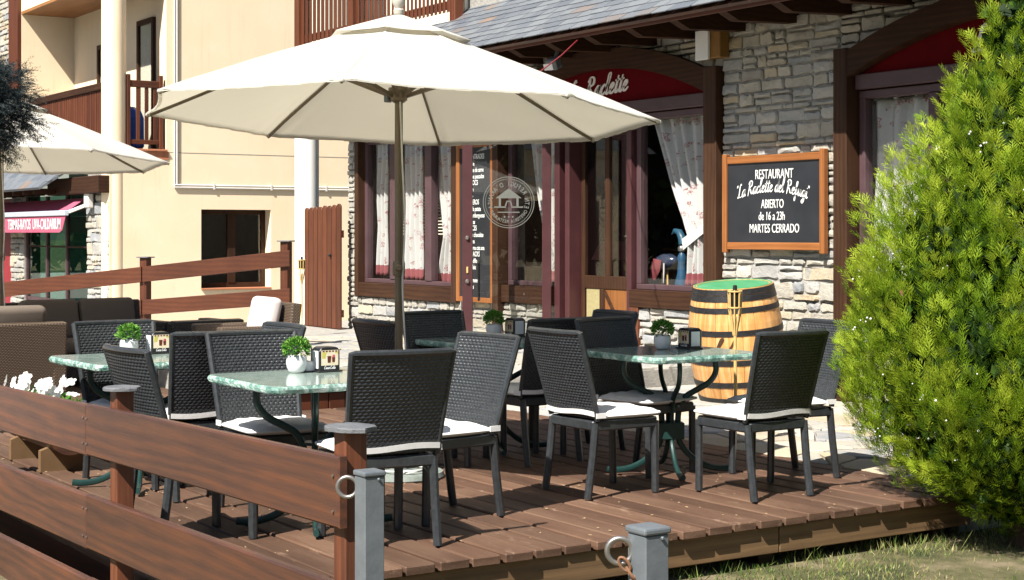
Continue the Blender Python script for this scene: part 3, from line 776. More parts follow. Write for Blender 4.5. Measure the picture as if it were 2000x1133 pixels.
m = MB(); m.prism([(-30.5, 7.885, 1.745), (-25.18, 7.885, 1.745), (-25.35, 7.885, 1.52), (-25.5, 7.885, 1.475), (-30.5, 7.885, 1.475)], (0, .006, 0)); vl = m.out('valance', MT['pink'], aw)
m = MB(); m.prism([(-30.5, 7.93, 1.83), (-25.15, 7.93, 1.83), (-25.15, 8.2, 2.02), (-30.5, 8.2, 2.02)], (0, 0, .008)); m.out('awning_cloth', MT['pink'], aw)
m = MB(); m.bar((-25.2, 7.93, 1.8), (-24.75, 8.14, 1.93), .04, .05); m.out('folding_arm', MT['conduit'], aw)
MB().bb(-24.82, -24.62, 8.06, 8.165, 1.86, 2.10, .02).out('wall_bracket', MT['conduit'], aw)
# ------------------------------------------------------------------ lettering
def text_mesh(s, size, mat, xs=1.0, ext=.002, align='CENTER', shear=0, bold=0):
    cu = bpy.data.curves.new('lettering', 'FONT'); cu.body = s; cu.size = size; cu.extrude = ext; cu.align_x = align; cu.shear = shear; cu.offset = bold
    cu.resolution_u = 3
    o = bpy.data.objects.new('tmp', cu); COL.objects.link(o)
    dg = bpy.context.evaluated_depsgraph_get(); dg.update()
    me = bpy.data.meshes.new_from_object(o.evaluated_get(dg)); bpy.data.objects.remove(o); bpy.data.curves.remove(cu)
    me.transform(Matrix.Diagonal((xs, 1, 1, 1))); me.materials.clear(); me.materials.append(mat); me.name = 'lettering'
    return me
# one-stroke brush script: polylines in a box where the x-height is 1
SCR = {
 'L': (1.0, [[(.75, 1.75), (.62, 2.0), (.42, 1.7), (.34, .9), (.2, .15), (.02, .1), (.15, .28), (.55, .06), (1.0, .12)]]),
 'a': (.95, [[(.78, .85), (.5, 1.0), (.18, .62), (.12, .15), (.35, .0), (.62, .35), (.8, .95), (.72, .3), (.82, .0), (1.0, .2)]]),
 'R': (1.25, [[(.42, 1.9), (.32, 1.0), (.12, -.15)], [(.1, 1.55), (.45, 2.0), (.95, 1.85), (.95, 1.3), (.4, 1.0), (.7, .6), (.95, .1), (1.2, .1)]]),
 'c': (.75, [[(.68, .8), (.5, 1.0), (.18, .65), (.12, .2), (.32, .0), (.6, .12), (.8, .35)]]),
 'l': (.55, [[(.0, .3), (.4, 1.4), (.45, 2.0), (.28, 1.9), (.16, .9), (.18, .15), (.36, .0), (.58, .25)]]),
 'e': (.75, [[(.05, .35), (.45, .55), (.58, .85), (.4, 1.0), (.18, .7), (.14, .2), (.34, .0), (.6, .1), (.8, .35)]]),
 't': (.6, [[(.42, 1.65), (.28, .8), (.2, .15), (.36, .0), (.62, .3)], [(.0, 1.18), (.35, 1.22), (.7, 1.28)]]),
 'd': (.95, [[(.72, .85), (.45, 1.0), (.15, .6), (.12, .15), (.35, .0), (.6, .35), (.95, 1.95), (.78, .9), (.72, .2), (.85, .0), (1.02, .2)]]),
 'f': (.65, [[(.0, .5), (.5, 1.4), (.55, 1.95), (.36, 1.8), (.26, .6), (.16, -.7), (.02, -.85), (.1, -.3), (.65, .35)]]),
 'u': (.95, [[(.05, .6), (.2, .95), (.14, .25), (.3, .0), (.58, .35), (.75, .95), (.68, .25), (.8, .0), (1.0, .25)]]),
 'g': (.9, [[(.72, .85), (.45, 1.0), (.15, .6), (.15, .15), (.38, .05), (.65, .5), (.75, .95), (.6, -.4), (.3, -.9), (.1, -.65), (.6, -.1), (.95, .3)]]),
 'i': (.5, [[(.05, .6), (.25, .95), (.18, .2), (.32, .0), (.52, .25)], [(.3, 1.4), (.34, 1.52)]]),
 'C': (1.1, [[(.95, 1.6), (.7, 1.95), (.3, 1.4), (.12, .6), (.3, .0), (.75, .15), (1.05, .5)]]),
 'o': (.8, [[(.5, .95), (.2, .7), (.14, .2), (.36, .0), (.6, .35), (.55, .9), (.4, .95), (.6, .8), (.85, .75)]]),
 '-': (.5, [[(.08, .5), (.42, .55)]]), ' ': (.55, []), '"': (.4, [[(.08, 1.95), (.05, 1.6)], [(.26, 1.95), (.23, 1.6)]]),
}
def smooth_line(P, k=5):
    P = [Vector((*p, 0)) for p in P]; 
    if len(P) < 3: return P
    Q = [P[0] * 2 - P[1]] + P + [P[-1] * 2 - P[-2]]; out = []
    for i in range(1, len(Q) - 2):
        for j in range(k):
            t = j / k; a, b, c, d = Q[i-1:i+3]
            out.append(.5 * ((2*b) + (c-a)*t + (2*a-5*b+4*c-d)*t*t + (3*b-a-3*c+d)*t**3))
    return out + [P[-1]]
def script_mesh(s, xh, mat, width=.17, slant=.18, base_fn=None, depth=.002, xs=1.0):
    """brush lettering in the x,y plane; base_fn(x) bends the base line"""
    m = MB(); x0 = 0
    for ch in s:
        adv, strokes = SCR[ch]
        for st in strokes:
            P = smooth_line(st); n = len(P); a_, b_ = [], []
            for i, p in enumerate(P):
                t = (P[min(i+1, n-1)] - P[max(i-1, 0)]).normalized()
                wd = width * (.55 + .45 * min(1, 4 * i / n, 4 * (n - 1 - i) / n + .15)) * (.7 + .5 * abs(t.y))
                nn = Vector((-t.y, t.x, 0)) * wd / 2
                for lst, q in ((a_, p + nn), (b_, p - nn)):
                    X = (x0 + q.x + slant * q.y) * xh * xs; lst.append(Vector((X, q.y * xh + (base_fn(X) if base_fn else 0), 0)))
            for i in range(n - 1):
                m.prism([a_[i], a_[i+1], b_[i+1], b_[i]], (0, 0, depth))
        x0 += adv
    me = m.mesh('lettering', mat); me['w'] = x0 * xh * xs
    return me
FRONT = (R(90), 0, 0)
# red panels
for pan, cx in ((pan1, -14.22), (pan2, -8.62)):
    me = script_mesh('La Raclette', .104, MT['cream_letter'], .26, .25, None, .006, 1.15)
    link('lettering', me, pan, loc=(cx, WY + .026, 2.905), rot=(R(90), R(-2.5), 0))

# ------------------------------------------------------------------ chalkboard on the stone pier
cb = thing('chalkboard_sign', 'orange framed chalkboard with white opening hours hung on the stone pier', 'sign', (-10.866, WY - .07, 1.744))
MB().bb(-.63, .63, .0, .03, -.40, .40).out('board', MT['board'], cb)
for x in (-.652, .652): MB().bb(x - .031, x + .031, -.022, .034, -.47, .46, .006).out('frame_side', MT['orange_wood'], cb)
for z in (-.405, .40): MB().bb(-.616, .616, -.016, .034, z - .034, z + .034, .005).out('frame_rail', wood('orange_pine_rail', (.18, .060, .016), (.27, .096, .026), (.36, .14, .042), 0, .5, .06), cb)
link('lettering', text_mesh('RESTAURANT', .125, MT['chalk'], .66), cb, loc=(.02, -.002, .215), rot=FRONT)
me = script_mesh('"La Raclette del Refugi"', 0.062, MT['chalk'], .19, .15, lambda x: -.30 * (x - .46) ** 2 + .02, .002, .88)
link('lettering', me, cb, loc=(-me['w'] / 2 - .01, -.002, .075), rot=FRONT)
link('lettering', text_mesh('ABIERTO', .115, MT['chalk'], .66), cb, loc=(0, -.002, -.055), rot=FRONT)
link('lettering', text_mesh('de 16 a 23h', .11, MT['chalk'], .68), cb, loc=(-.01, -.002, -.165), rot=FRONT)
link('lettering', text_mesh('MARTES CERRADO', .115, MT['chalk'], .68), cb, loc=(.02, -.002, -.28), rot=FRONT)
# menu board behind the open door
mbd = thing('menu_board', 'tall narrow menu chalkboard in an orange frame behind the glass door', 'sign', (-16.02, WY - .075, 1.60))
MB().bb(-.36, .36, 0, .03, -.90, .88).out('board', MT['board'], mbd)
for x in (-.385, .385): MB().bb(x - .035, x + .035, -.02, .034, -.96, .94, .006).out('frame_side', MT['orange_wood'], mbd)
for z in (-.93, .91): MB().bb(-.349, .349, -.015, .034, z - .03, z + .03, .005).out('frame_rail', MT['orange_wood'], mbd)
rows = ['ENTRADES', 'tille', 'due de carne', 'due pescados', 'TOCS', 'vin', 'so', 'TEROS', 'tilla patata', 'hamburguesas', 'anas', 'LCES', 'de chocolate', 'ipes', 'rema cata ana', 'NACKS', 'cadillo', 'nduic', 'si', 'llimones', 'cas']
for i, t in enumerate(rows):
    up = t.isupper()
    link('lettering', text_mesh(t, .085 if up else .075, MT['chalk'], .72, .001, 'LEFT', 0, .001), mbd, loc=(-.10, -.002, .74 - i * .077), rot=FRONT)
# awning words
link('lettering', text_mesh('TERMAS-RAYOS  UVA-CALDARIUM', .25, MT['paper'], .78, .001, 'RIGHT', 0, .002), vl, loc=(-25.42, 7.88, 1.53), rot=FRONT)
# round film on the glass door, read from outside the building, so it is seen reversed from here
lg = bpy.data.objects.new('door_emblem', None); COL.objects.link(lg); lg.parent = lf; lg.location = (.47, 0, 1.80)
m = MB(); n = 48
def ringm(m, r0, r1):
    for k in range(n):
        a, b = 2*math.pi*k/n, 2*math.pi*(k+1)/n
        m.prism([(r0*math.cos(a), 0, r0*math.sin(a)), (r1*math.cos(a), 0, r1*math.sin(a)), (r1*math.cos(b), 0, r1*math.sin(b)), (r0*math.cos(b), 0, r0*math.sin(b))], (0, .001, 0))
ringm(m, .277, .285); ringm(m, .255, .260)
m.prism([(-.145, 0, .045), (.145, 0, .045), (.02, 0, .14), (0, 0, .15), (-.02, 0, .14)], (0, .001, 0))
for x in (-.11, .085): m.prism([(x, 0, .045), (x + .025, 0, .045), (x + .025, 0, -.05), (x, 0, -.05)], (0, .001, 0))
for pts in ([(-.16, -.06), (-.03, -.06), (-.03, -.045), (-.16, -.045)], [(.03, -.06), (.16, -.06), (.16, -.045), (.03, -.045)], [(-.045, -.05), (-.03, -.05), (-.012, .01), (-.027, .01)], [(.03, -.05), (.045, -.05), (.027, .01), (.012, .01)], [(-.027, .005), (.027, .005), (.027, .018), (-.027, .018)], [(-.12, -.115), (.12, -.115), (.12, -.104), (-.12, -.104)]):
    m.prism([(x, 0, z) for x, z in pts], (0, .001, 0))
for x in (-.045, 0, .045): m.prism([(x + .01*math.cos(t), 0, -.16 + .01*math.sin(t)) for t in np.linspace(0, 6.28, 9)[:-1]], (0, .001, 0))
e1 = m.out('emblem_film', MT['frost'], lg); e1.location = (0, .0045, 0)
def round_text(s, r, a0, a1, size, inside):
    for i, ch in enumerate(s):
        if ch == ' ': continue
        an = a0 + (a1 - a0) * i / (len(s) - 1)
        me = text_mesh(ch, size, MT['frost'], .8, .0004, 'CENTER', 0, .001)
        me.transform(Matrix.Translation((0, -size * .35, 0)))
        o = link('lettering', me, lg)
        # leaf-local x runs from the hinge to the free edge: outside readers see it left to right
        tilt = -(an - math.pi/2) if not inside else -(an + math.pi/2)
        o.matrix_local = Matrix.Translation((r * math.cos(an), .005, r * math.sin(an))) @ Matrix.Rotation(tilt, 4, 'Y') @ Matrix.Rotation(R(90), 4, 'X')
round_text("ETN REFUGI D'ARANSA", .205, R(195), R(-15), .072, False)
round_text('CAFETERIA RESTAURANT', .212, R(208), R(332), .05, True)

# ------------------------------------------------------------------ curtains, blind and things behind the windows
def curtain(name, label, x0, x1, z0, z1, Y, gather=None, folds=7, group='red printed curtains', tabs=False, band=False):
    """gather: (z, xa, xb) where the tie pulls the cloth to one side"""
    nu, nv = 60, 36; V, F, UV = [], [], []
    for j in range(nv + 1):
        v = j / nv; z = z0 + (z1 - z0) * v
        xa, xb = x0, x1; dep = .035
        if gather:
            gz, ga, gb, ba, bb = gather
            if z > gz: t = ((z - gz) / (z1 - gz)) ** .9; xa, xb = ga + (x0 - ga) * t, gb + (x1 - gb) * t
            else: t = (gz - z) / (gz - z0); xa, xb = ga + (ba - ga) * t, gb + (bb - gb) * t
        for i in range(nu + 1):
            u = i / nu
            V.append((xa + (xb - xa) * u, Y + dep * math.sin(u * folds * 2 * math.pi + .4 * math.sin(v * 5)) + .01 * math.sin(v * 9 + u * 20), z + .008 * math.sin(u * folds * 2 * math.pi)))
            UV.append((u * (x1 - x0), v * (z1 - z0)))
    for j in range(nv):
        for i in range(nu):
            a = j * (nu + 1) + i; F.append((a, a + 1, a + nu + 2, a + nu + 1))
    me = bpy.data.meshes.new(name); me.from_pydata(V, [], F); me.materials.append(MT['curtain'])
    uvl = me.uv_layers.new(name='UVMap')
    for l in me.loops: uvl.data[l.index].uv = UV[l.vertex_index]
    me.polygons.foreach_set('use_smooth', [True] * len(me.polygons))
    o = thing(name, label, 'curtain', (0, 0, 0), group=group)
    c = link('cloth', me, o); c.modifiers.new('s', 'SOLIDIFY').thickness = .002
    MB().tube([(x0 - .05, Y, z1 + .02), (x1 + .05, Y, z1 + .02)], .012, 8).out('rod', MT['beam'], o)
    if gather and band:
        gz, ga, gb, *_ = gather
        m = MB(); m.prism([(ga - .03, Y - .045, gz - .13), (ga - .05, Y - .045, gz - .02), ((ga+gb)/2, Y - .055, gz + .10), (gb + .03, Y - .04, gz + .24), (gb + .03, Y - .04, gz + .14), ((ga+gb)/2, Y - .055, gz)], (0, .012, 0)); m.out('tie_band', MT['cushion'], o)
    for k in range(7 if tabs else 0):
        x = x0 + (x1 - x0) * (k + .5) / 7
        MB().bb(x - .025, x + .025, Y - .015, Y + .015, z1 - .01, z1 + .035).out('tab', MT['cushion'], o)
    return o
CY = WY + .20
curtain('curtain', 'red printed curtain in the left light of the three-light window', -19.0, -18.66, .9, 2.7, CY, (1.5, -18.99, -18.69, -19.02, -18.69), 3)
curtain('curtain', 'red printed curtain in the middle light of the three-light window', -18.24, -17.74, .86, 2.7, CY, None, 4)
curtain('curtain', 'red printed curtain in the right light of the three-light window', -17.52, -16.9, .82, 2.7, CY, (1.42, -17.22, -16.92, -17.42, -16.94), 4)
curtain('curtain', 'red printed curtain seen through the open glass door', -15.27, -14.72, .9, 2.68, CY, (1.35, -14.97, -14.74, -14.93, -14.74), 3)
curtain('curtain', 'red printed curtain tied back in the window beside the barrel', -12.97, -11.92, .92, 2.66, CY, (1.42, -12.40, -11.95, -12.46, -11.95), 6, band=True)
curtain('curtain', 'red printed curtain with tab tops behind the bright conifer', -9.95, -8.3, .9, 2.62, CY, None, 8, tabs=True)
bl = thing('venetian_blind', 'slatted blind behind the curtains of the three-light window', 'blind', (0, 0, 0))
for k in range(16):
    MB().box((-17.85, CY + .25, 1.45 + .042 * k), (2.4, .03, .004), (R(25), 0, 0)).out('slat', MT['cream'], bl)
for x in (-18.9, -16.8): MB().tube([(x, CY + .25, 1.4), (x, CY + .25, 2.7)], .004, 5).out('cord', MT['cream'], bl)
lp = thing('hanging_lamp', 'dim red pleated lamp shade inside, seen through the glass door', 'lamp', (-15.0, 11.2, 1.15))
MB().lathe([(.26, 0), (.15, .22), (.147, .22), (.255, .004)], 24).out('lamp_shade', M('dusty_rose_shade', (.26, .09, .08), (.2, .07, .06), .8), lp, True)
MB().tube([(0, 0, .2), (0, 0, 2.3)], .006, 6).out('flex', MT['black'], lp)
ic = thing('sideboard', 'dark sideboard inside the restaurant behind the ajar door', 'cabinet', (-13.7, 11.6, 0))
MB().bb(-.8, .8, 0, .5, 0, 1.25, .02).out('body', MT['beam'], ic)
MB().bb(-.84, .84, -.03, .53, 1.251, 1.29, .006).out('top', MT['beam'], ic)
for k in range(2): MB().bb(-.72 + .75 * k, -.03 + .75 * k, -.018, -.001, .12, 1.12, .006).out('door', MT['beam_v'], ic)
# window-ledge figures
ledge = MB().bb(-13.0, -11.85, WY + .15, WY + .55, .86, .885, .004).out('window_ledge', MT['beam'], rest)
fg = thing('window_figure', 'blue figure with a curved cap on the ledge of the curtained window', 'figure', (-12.66, WY + .33, .886))
MB().lathe([(.0, 0), (.085, .01), (.09, .08), (.06, .2), (.052, .33), (.06, .40), (.03, .46), (0, .47)], 16).out('body', M('shaded_blue_paint', (.022, .075, .14), (.03, .09, .17), .4), fg, True)  # body and cap blues darkened to paint in the shade behind the glass
MB().lathe([(0, 0), (.05, .02), (.055, .06), (.03, .1), (0, .11)], 14, (0, 0, .455)).out('head', MT['steel'], fg, True)
m = MB(); m.tube([(.02, 0, .56), (.0, 0, .64), (-.05, 0, .71), (-.14, 0, .73), (-.2, 0, .68)], [.055, .052, .045, .03, .006], 10); m.out('cap', M('shaded_cap_blue', (.025, .085, .14), (.03, .1, .16), .4), fg, True)
for dx in (-.045, .045): MB().lathe([(0, 0), (.035, .004), (.03, .03), (0, .035)], 10, (dx, -.06, 0)).out('foot', MT['bamboo'], fg, True)
fg.scale = (.82, .82, .82)
fg2 = thing('window_figure', 'dark wicker duck shaped figure with red and white wings on the window ledge', 'figure', (-12.98, WY + .36, .886))
MB().lathe([(0, -.2), (.07, -.15), (.1, 0), (.08, .12), (.03, .2), (0, .21)], 16, (0, 0, .26), Euler((0, R(80), 0)).to_matrix()).out('body', M('dark_blue_glaze', (.02, .03, .06), (.04, .05, .09), .2), fg2, True)
m = MB(); m.tube([(.02, -.11, .3), (.0, -.12, .2), (-.06, -.12, .1)], [.05, .055, .04], 10, sx=.3); m.out('wing', M('dull_red_paint', (.26, .06, .07), (.22, .05, .06), .5), fg2, True)
m = MB(); m.tube([(.12, -.1, .26), (.13, -.11, .15), (.12, -.11, .06)], [.035, .04, .02], 10, sx=.35); m.out('tail', MT['pale_cushion'], fg2, True)
for dx in (-.04, .05): MB().tube([(dx, 0, .18), (dx, 0, .0)], .012, 6).out('leg', MT['bamboo'], fg2)

# ------------------------------------------------------------------ lamps under the eave
lb = thing('eave_lamp', 'box wall lamp with white and wooden faces under the eave', 'lamp', (-11.66, WY - .12, 3.13))
MB().bb(-.15, .14, -.02, .1, .0, .27, .006).out('wood_face', M('honey_wood_face', (.25, .12, .02), (.2, .1, .02), .5), lb)
MB().bb(-.19, .0, -.05, -.021, -.01, .272, .004).out('white_face', MT['paper'], lb)
fl_ = thing('floodlight', 'small grey floodlight fixed under the slate eave', 'lamp', (-13.55, 9.35, 3.16))
MB().box((0, 0, .06), (.13, .12, .12), (R(25), 0, R(20)), .015).out('housing', MT['galv'], fl_)
MB().box((-.01, -.06, .02), (.11, .01, .07), (R(25), 0, R(20))).out('lens', MT['paper'], fl_)
m = MB(); m.bar((0, .02, .1), (0, .06, .24), .03, .03); m.out('bracket', MT['galv'], fl_)
tag(MB().tube([(-9.2, 6.0, 2.45), (-10.7, 7.2, 2.74), (-12.2, 8.5, 3.12), (-12.75, 9.08, 3.36)], .006, 6).out('red_cable', MT['red_door'], smooth=True), 'thin red cable stretched from the eave behind the big parasol', 'cable')

# ------------------------------------------------------------------ fences
def rail_pair(parent, a, b, z0a, z1a, z0b, z1b, th, mat, nrm):
    a = Vector(a); b = Vector(b); n = Vector(nrm) * th
    m = MB(); m.prism([(a.x, a.y, z0a), (b.x, b.y, z0b), (b.x, b.y, z1b), (a.x, a.y, z1a)], (n.x, n.y, 0), .004)
    m.out('rail', mat, parent)
nf = thing('deck_fence', 'near low fence of wide brown boards with slate capped posts', 'fence', (-6.4, 2.25, -.34))
off = Vector((6.4, -2.25, .34))
def near_board(x0, x1, zb, zt, dzb, k):
    """boards step down slightly to the left"""
    y = 2.222
    sl = lambda x: (x + 6.4) * .0225
    m = MB(); m.prism([Vector((x0, y, zb + sl(x0))) + off, Vector((x1, y, zb + sl(x1))) + off, Vector((x1, y, zt + sl(x1))) + off, Vector((x0, y, zt + sl(x0))) + off], (0, -.03, 0), .006)
    m.out('rail', MT['stain'], nf)
for zb, zt in ((.508, .727), (.108, .338), (-.26, -.02)):
    near_board(-6.72, -4.33, zb, zt, 0, 0); near_board(-9.6, -6.726, zb - .004, zt - .003, 0, 1); near_board(-12.4, -9.606, zb, zt, 0, 1)
for x in (-6.46, -4.385, -9.6, -12.3):
    zc = .80 + (x + 6.4) * .0225
    MB().box(Vector((x, 2.262, (zc - .34) / 2)) + off, (.078, .078, zc + .34), None, .005).out('post', MT['stain_v'], nf)
    m = MB()
    pts = [(x + .088 * math.cos(t) * (1 + .12 * math.sin(5 * t + x)), 2.262 + .075 * math.sin(t) * (1 + .1 * math.cos(4 * t + x)), zc) for t in np.linspace(0, 2 * math.pi, 15)[:-1]]
    m.prism([Vector(p) + off for p in pts], (0, 0, .014), .003); m.out('slate_cap', MT['slate_cap'], nf)
for x in (-6.70, -6.75, -4.36):
    for zb, zt in ((.508, .727), (.108, .338)):
        for z in (zb + .05, zt - .06):
            MB().lathe([(.005, 0), (.005, .004)], 8, Vector((x, 2.19, z + (x + 6.4) * .0225)) + off, Euler((R(90), 0, 0)).to_matrix()).out('screw', MT['steel'], nf)
bf = thing('terrace_fence', 'red brown two rail fence sloping down in front of the yellow building', 'fence', (-16.45, 7.74, 0))
A = Vector((-20.6, 5.16, 0)); Bp = Vector((-16.4, 7.77, 0)); dv = (Bp - A); nn = Vector((dv.y, -dv.x, 0)).normalized()
def zl(t, zb, sl): return zb + sl * (t - 1)
for zb1, zt1, sl in ((1.085, 1.268, .49), (.66, .836, .40)):
    for t0, t1 in ((-.25, .58), (.583, 1.0)):
        a = A + dv * t0 - Bp + Vector((.05, -.03, 0)); b = A + dv * t1 - Bp + Vector((.05, -.03, 0))
        rail_pair(bf, a, b, zl(t0, zb1, sl), zl(t0, zt1, sl), zl(t1, zb1, sl), zl(t1, zt1, sl), .035, MT['stain_red'], nn)
for t in (-.22, .585, .985):
    p = A + dv * t - Bp; zt = 1.37 + .49 * (t - 1)
    MB().box((p.x, p.y, zt / 2), (.10, .10, zt), (0, 0, math.atan2(dv.y, dv.x)), .005).out('post', MT['stain_redv'], bf)
    MB().box((p.x, p.y, zt + .008), (.16, .16, .014), (0, 0, math.atan2(dv.y, dv.x) + .1), .003).out('slate_cap', MT['slate_cap'], bf)

# ------------------------------------------------------------------ bollards and chain
def bollard(x, y, top, label, ringpos, rr, rt):
    b = thing('bollard', label, 'bollard', (x, y, -.34), group='grey steel chain bollards')
    h = top + .34
    MB().bb(-.033, .033, -.033, .033, 0, h - .012, .003).out('post', MT['galv'], b)
    MB().box((0, 0, h - .004), (.075, .075, .016), None, .005, 2).out('cap', MT['galv'], b)
    MB().box((.036, .012, h - .02), (.008, .008, .008), None, .002).out('weld_bead', MT['galv'], b)
    m = MB(); c = Vector(ringpos)
    ax = Vector((1, 0, 0)) if rt else Vector((.55, .84, 0)).normalized()
    m.tube([c + (ax * math.cos(t) + Vector((0, 0, 1)) * math.sin(t)) * rr for t in np.linspace(0, 2*math.pi, 29)[:-1]], rr * .22, 10, closed=True); m.out('ring', MT['steel'], b, True)
    return b
bollard(-4.19, 2.225, .745, 'grey steel bollard at the end of the near fence', (-.055, -.045, 1.035), .030, False)
bollard(-2.79, 2.18, .80, 'grey steel bollard with large ring and rusty chain in front of the deck edge', (-.036, -.052, 1.087), .028, False)
chn = thing('chain', 'rusty steel chain hanging from the ring of the nearer bollard', 'chain', (-2.812, 2.135, .655))
p = Vector((-.005, -.01, .075)); d = Vector((.45, .55, -1)).normalized()
for k in range(14):
    d = (d + Vector((.02, .02, -.03))).normalized()
    side = (d.cross(Vector((0, 0, 1))).normalized() if k % 2 else d.cross(d.cross(Vector((0, 0, 1)))).normalized())
    c = p + d * .013
    m = MB(); m.tube([c + d * .0175 * (1 if abs(math.cos(t)) < 2 else 1) * math.cos(t) + side * .0095 * math.sin(t) for t in np.linspace(0, 2*math.pi, 17)[:-1]], .0036, 6, closed=True)
    m.out('chain_link', MT['rust'], chn, True); p = p + d * .026
# ------------------------------------------------------------------ rattan chairs
def back_pt(u, v):
    hw = .222 + .026 * v
    return Vector((u * hw, -.213 - .125 * v - .012 * v * v - .032 * (1 - u * u) * (.25 + .75 * v), .425 + .485 * v))
def woven_back():
    nr, nc = 30, 17; nu, nv = nc * 7, nr * 5; V = []; F = []
    for side in (1, -1):
        for j in range(nv + 1):
            v = j / nv; rr = v * nr; row = min(int(rr), nr - 1); fr = rr - row
            for i in range(nu + 1):
                u = i / nu; ph = u * nc + .5 * (row % 2)
                h = abs(math.sin(math.pi * ph)) ** .6 * abs(math.sin(math.pi * fr)) ** .6 * .0062
                p = back_pt(u * 1.94 - .97, .02 + v * .96); p.y += side * (.007 + h)
                V.append(p)
    st = (nu + 1) * (nv + 1)
    for s in (0, 1):
        for j in range(nv):
            for i in range(nu):
                a = s * st + j * (nu + 1) + i; q = (a, a + 1, a + nu + 2, a + nu + 1)
                F.append(q if s else q[::-1])
    me = bpy.data.meshes.new('backrest'); me.from_pydata(V, [], F); me.materials.append(MT['rattan'])
    me.polygons.foreach_set('use_smooth', [True] * len(F)); return me
def wrapped(pts, r, pitch=.0075):
    """a square-ish rod wound with strip"""
    P = [Vector(p) for p in pts]; out = []; rad = []
    for a, b in zip(P[:-1], P[1:]):
        n = max(2, int((b - a).length / pitch) * 2)
        for i in range(n): out.append(a.lerp(b, i / n)); rad.append(r * (1.0 if (len(rad) % 2) else .955))
    out.append(P[-1]); rad.append(r)
    return out, rad
def make_chair():
    t = thing('rattan_chair', '', 'chair')
    link('backrest', woven_back(), t)
    m = MB(); edge = [back_pt(-1, v) for v in np.linspace(0, 1, 8)] + [back_pt(u, 1.0) for u in np.linspace(-.93, .93, 12)] + [back_pt(1, v) for v in np.linspace(1, 0, 8)]
    m.tube(edge, .0165, 8); m.out('back_frame', MT['rattan'], t, True)
    for sx in (-1, 1):
        m = MB(); P, r = wrapped([(sx * .205, -.268, 0), (sx * .205, -.235, .22), (sx * .205, -.215, .41)], .0225); m.tube(P, r, 8); m.out('leg', MT['rattan'], t, True)
        m = MB(); P, r = wrapped([(sx * .198, .205, 0), (sx * .20, .20, .40)], .0225); m.tube(P, r, 8); m.out('leg', MT['rattan'], t, True)
    m = MB()
    for a, b in (((-.2, .2), (.2, .2)), ((.2, .2), (.205, -.215)), ((.205, -.215), (-.205, -.215)), ((-.205, -.215), (-.2, .2))): m.bar((a[0], a[1], .395), (b[0], b[1], .395), .04, .055, (0, 0, 1), .008)
    m.bb(-.19, .19, -.2, .19, .405, .419)
    m.out('seat_frame', MT['rattan'], t)
    # cushion
    n = 26; V = []; F = []; rnd = random.Random(2)
    for s in (1, -1):
        for j in range(n + 1):
            for i in range(n + 1):
                a, b = i / n * 2 - 1, j / n * 2 - 1
                f = max(0, 1 - abs(a) ** 7) * max(0, 1 - abs(b) ** 7)
                k = 1 - .035 * (a * a * b * b)
                th = (.024 + .012 * (1 - a * a) * (1 - b * b)) * f ** .5
                V.append((a * .226 * k, .012 + b * .222 * k, .447 + s * th + .0035 * math.sin(a * 7 + b * 3) * f * (s > 0) + (.004 * math.sin(a * 15 - b * 6 + 2 * math.sin(b * 4)) + .003 * math.sin(b * 19 + a * 5)) * f * (s > 0) * (.3 + abs(a * b))))
    st = (n + 1) ** 2
    for s in (0, 1):
        for j in range(n):
            for i in range(n):
                a = s * st + j * (n + 1) + i; q = (a, a + 1, a + n + 2, a + n + 1); F.append(q[::-1] if s else q)
    me = bpy.data.meshes.new('cushion'); me.from_pydata(V, [], F); me.materials.append(MT['cushion']); me.polygons.foreach_set('use_smooth', [True] * len(F))
    cu = link('cushion', me, t)
    m = MB(); P = [(a * .234, .012 + b * .23, .447) for a, b in [(math.copysign(abs(math.cos(q)) ** .25, math.cos(q)), math.copysign(abs(math.sin(q)) ** .25, math.sin(q))) for q in np.linspace(0, 2*math.pi, 49)[:-1]]]
    m.tube(P, .0065, 6, closed=True); m.out('piping', MT['cushion'], cu, True)
    m = MB(); bd = [back_pt(u, .045) + Vector((0, -.019, .002 + .006 * math.sin(3 * u))) for u in np.linspace(-1.02, 1.02, 18)]
    up = Vector((0, -.004, .027))
    for a, b in zip(bd[:-1], bd[1:]): m.prism([a, b, b + up, a + up], (0, -.003, 0))
    m.bb(-.242, -.236, -.235, -.17, .44, .468); m.bb(.236, .242, -.235, -.17, .44, .468)
    m.out('strap', MT['cushion'], cu)
    return t
CH = [  # x, y, facing (deg, 0 = towards the wall), label
 (-6.653, 3.565, 83, 'foreground charcoal rattan chair seen from behind, next to the near bollard'),
 (-7.623, 3.495, -93, 'charcoal rattan chair facing us behind the table nearest the near fence end'),
 (-7.052, 4.127, 186, 'sunlit charcoal rattan chair at the centre, its back between parasol pole and right table'),
 (-7.188, 2.878, 3, 'charcoal rattan chair leaning back just behind the slate capped middle fence post'),
 (-8.603, 4.943, 2, 'black shaded rattan chair seen behind the parasol pole, left of the shaded table'),
 (-9.010, 5.472, -86, 'shaded rattan chair behind the shaded table, right of the parasol pole under the window'),
 (-8.497, 5.673, 92, 'shaded rattan chair with its back squeezed behind the chair left of the right table'),
 (-8.727, 6.178, 178, 'half lit rattan chair farthest back, in front of the restaurant door'),
 (-7.233, 5.343, 0, 'charcoal rattan chair with bright cushion on the near side of the right table'),
 (-6.735, 5.984, 90, 'charcoal rattan chair at the right end of the right table, seen from behind'),
 (-7.689, 5.988, -80, 'shaded rattan chair facing us on the left side of the right table'),
 (-7.100, 6.544, 173, 'charcoal rattan chair between the barrel and the bright conifer'),
 (-9.022, 3.243, -88, 'charcoal rattan chair farthest left, facing us behind the left table'),
 (-8.412, 3.394, 84, 'dark rattan chair seen from behind at the right side of the left table'),
 (-8.516, 3.614, 182, 'rattan chair mostly hidden behind others, only its shaded top showing near the pale cushion armchair'),
]
proto = make_chair()
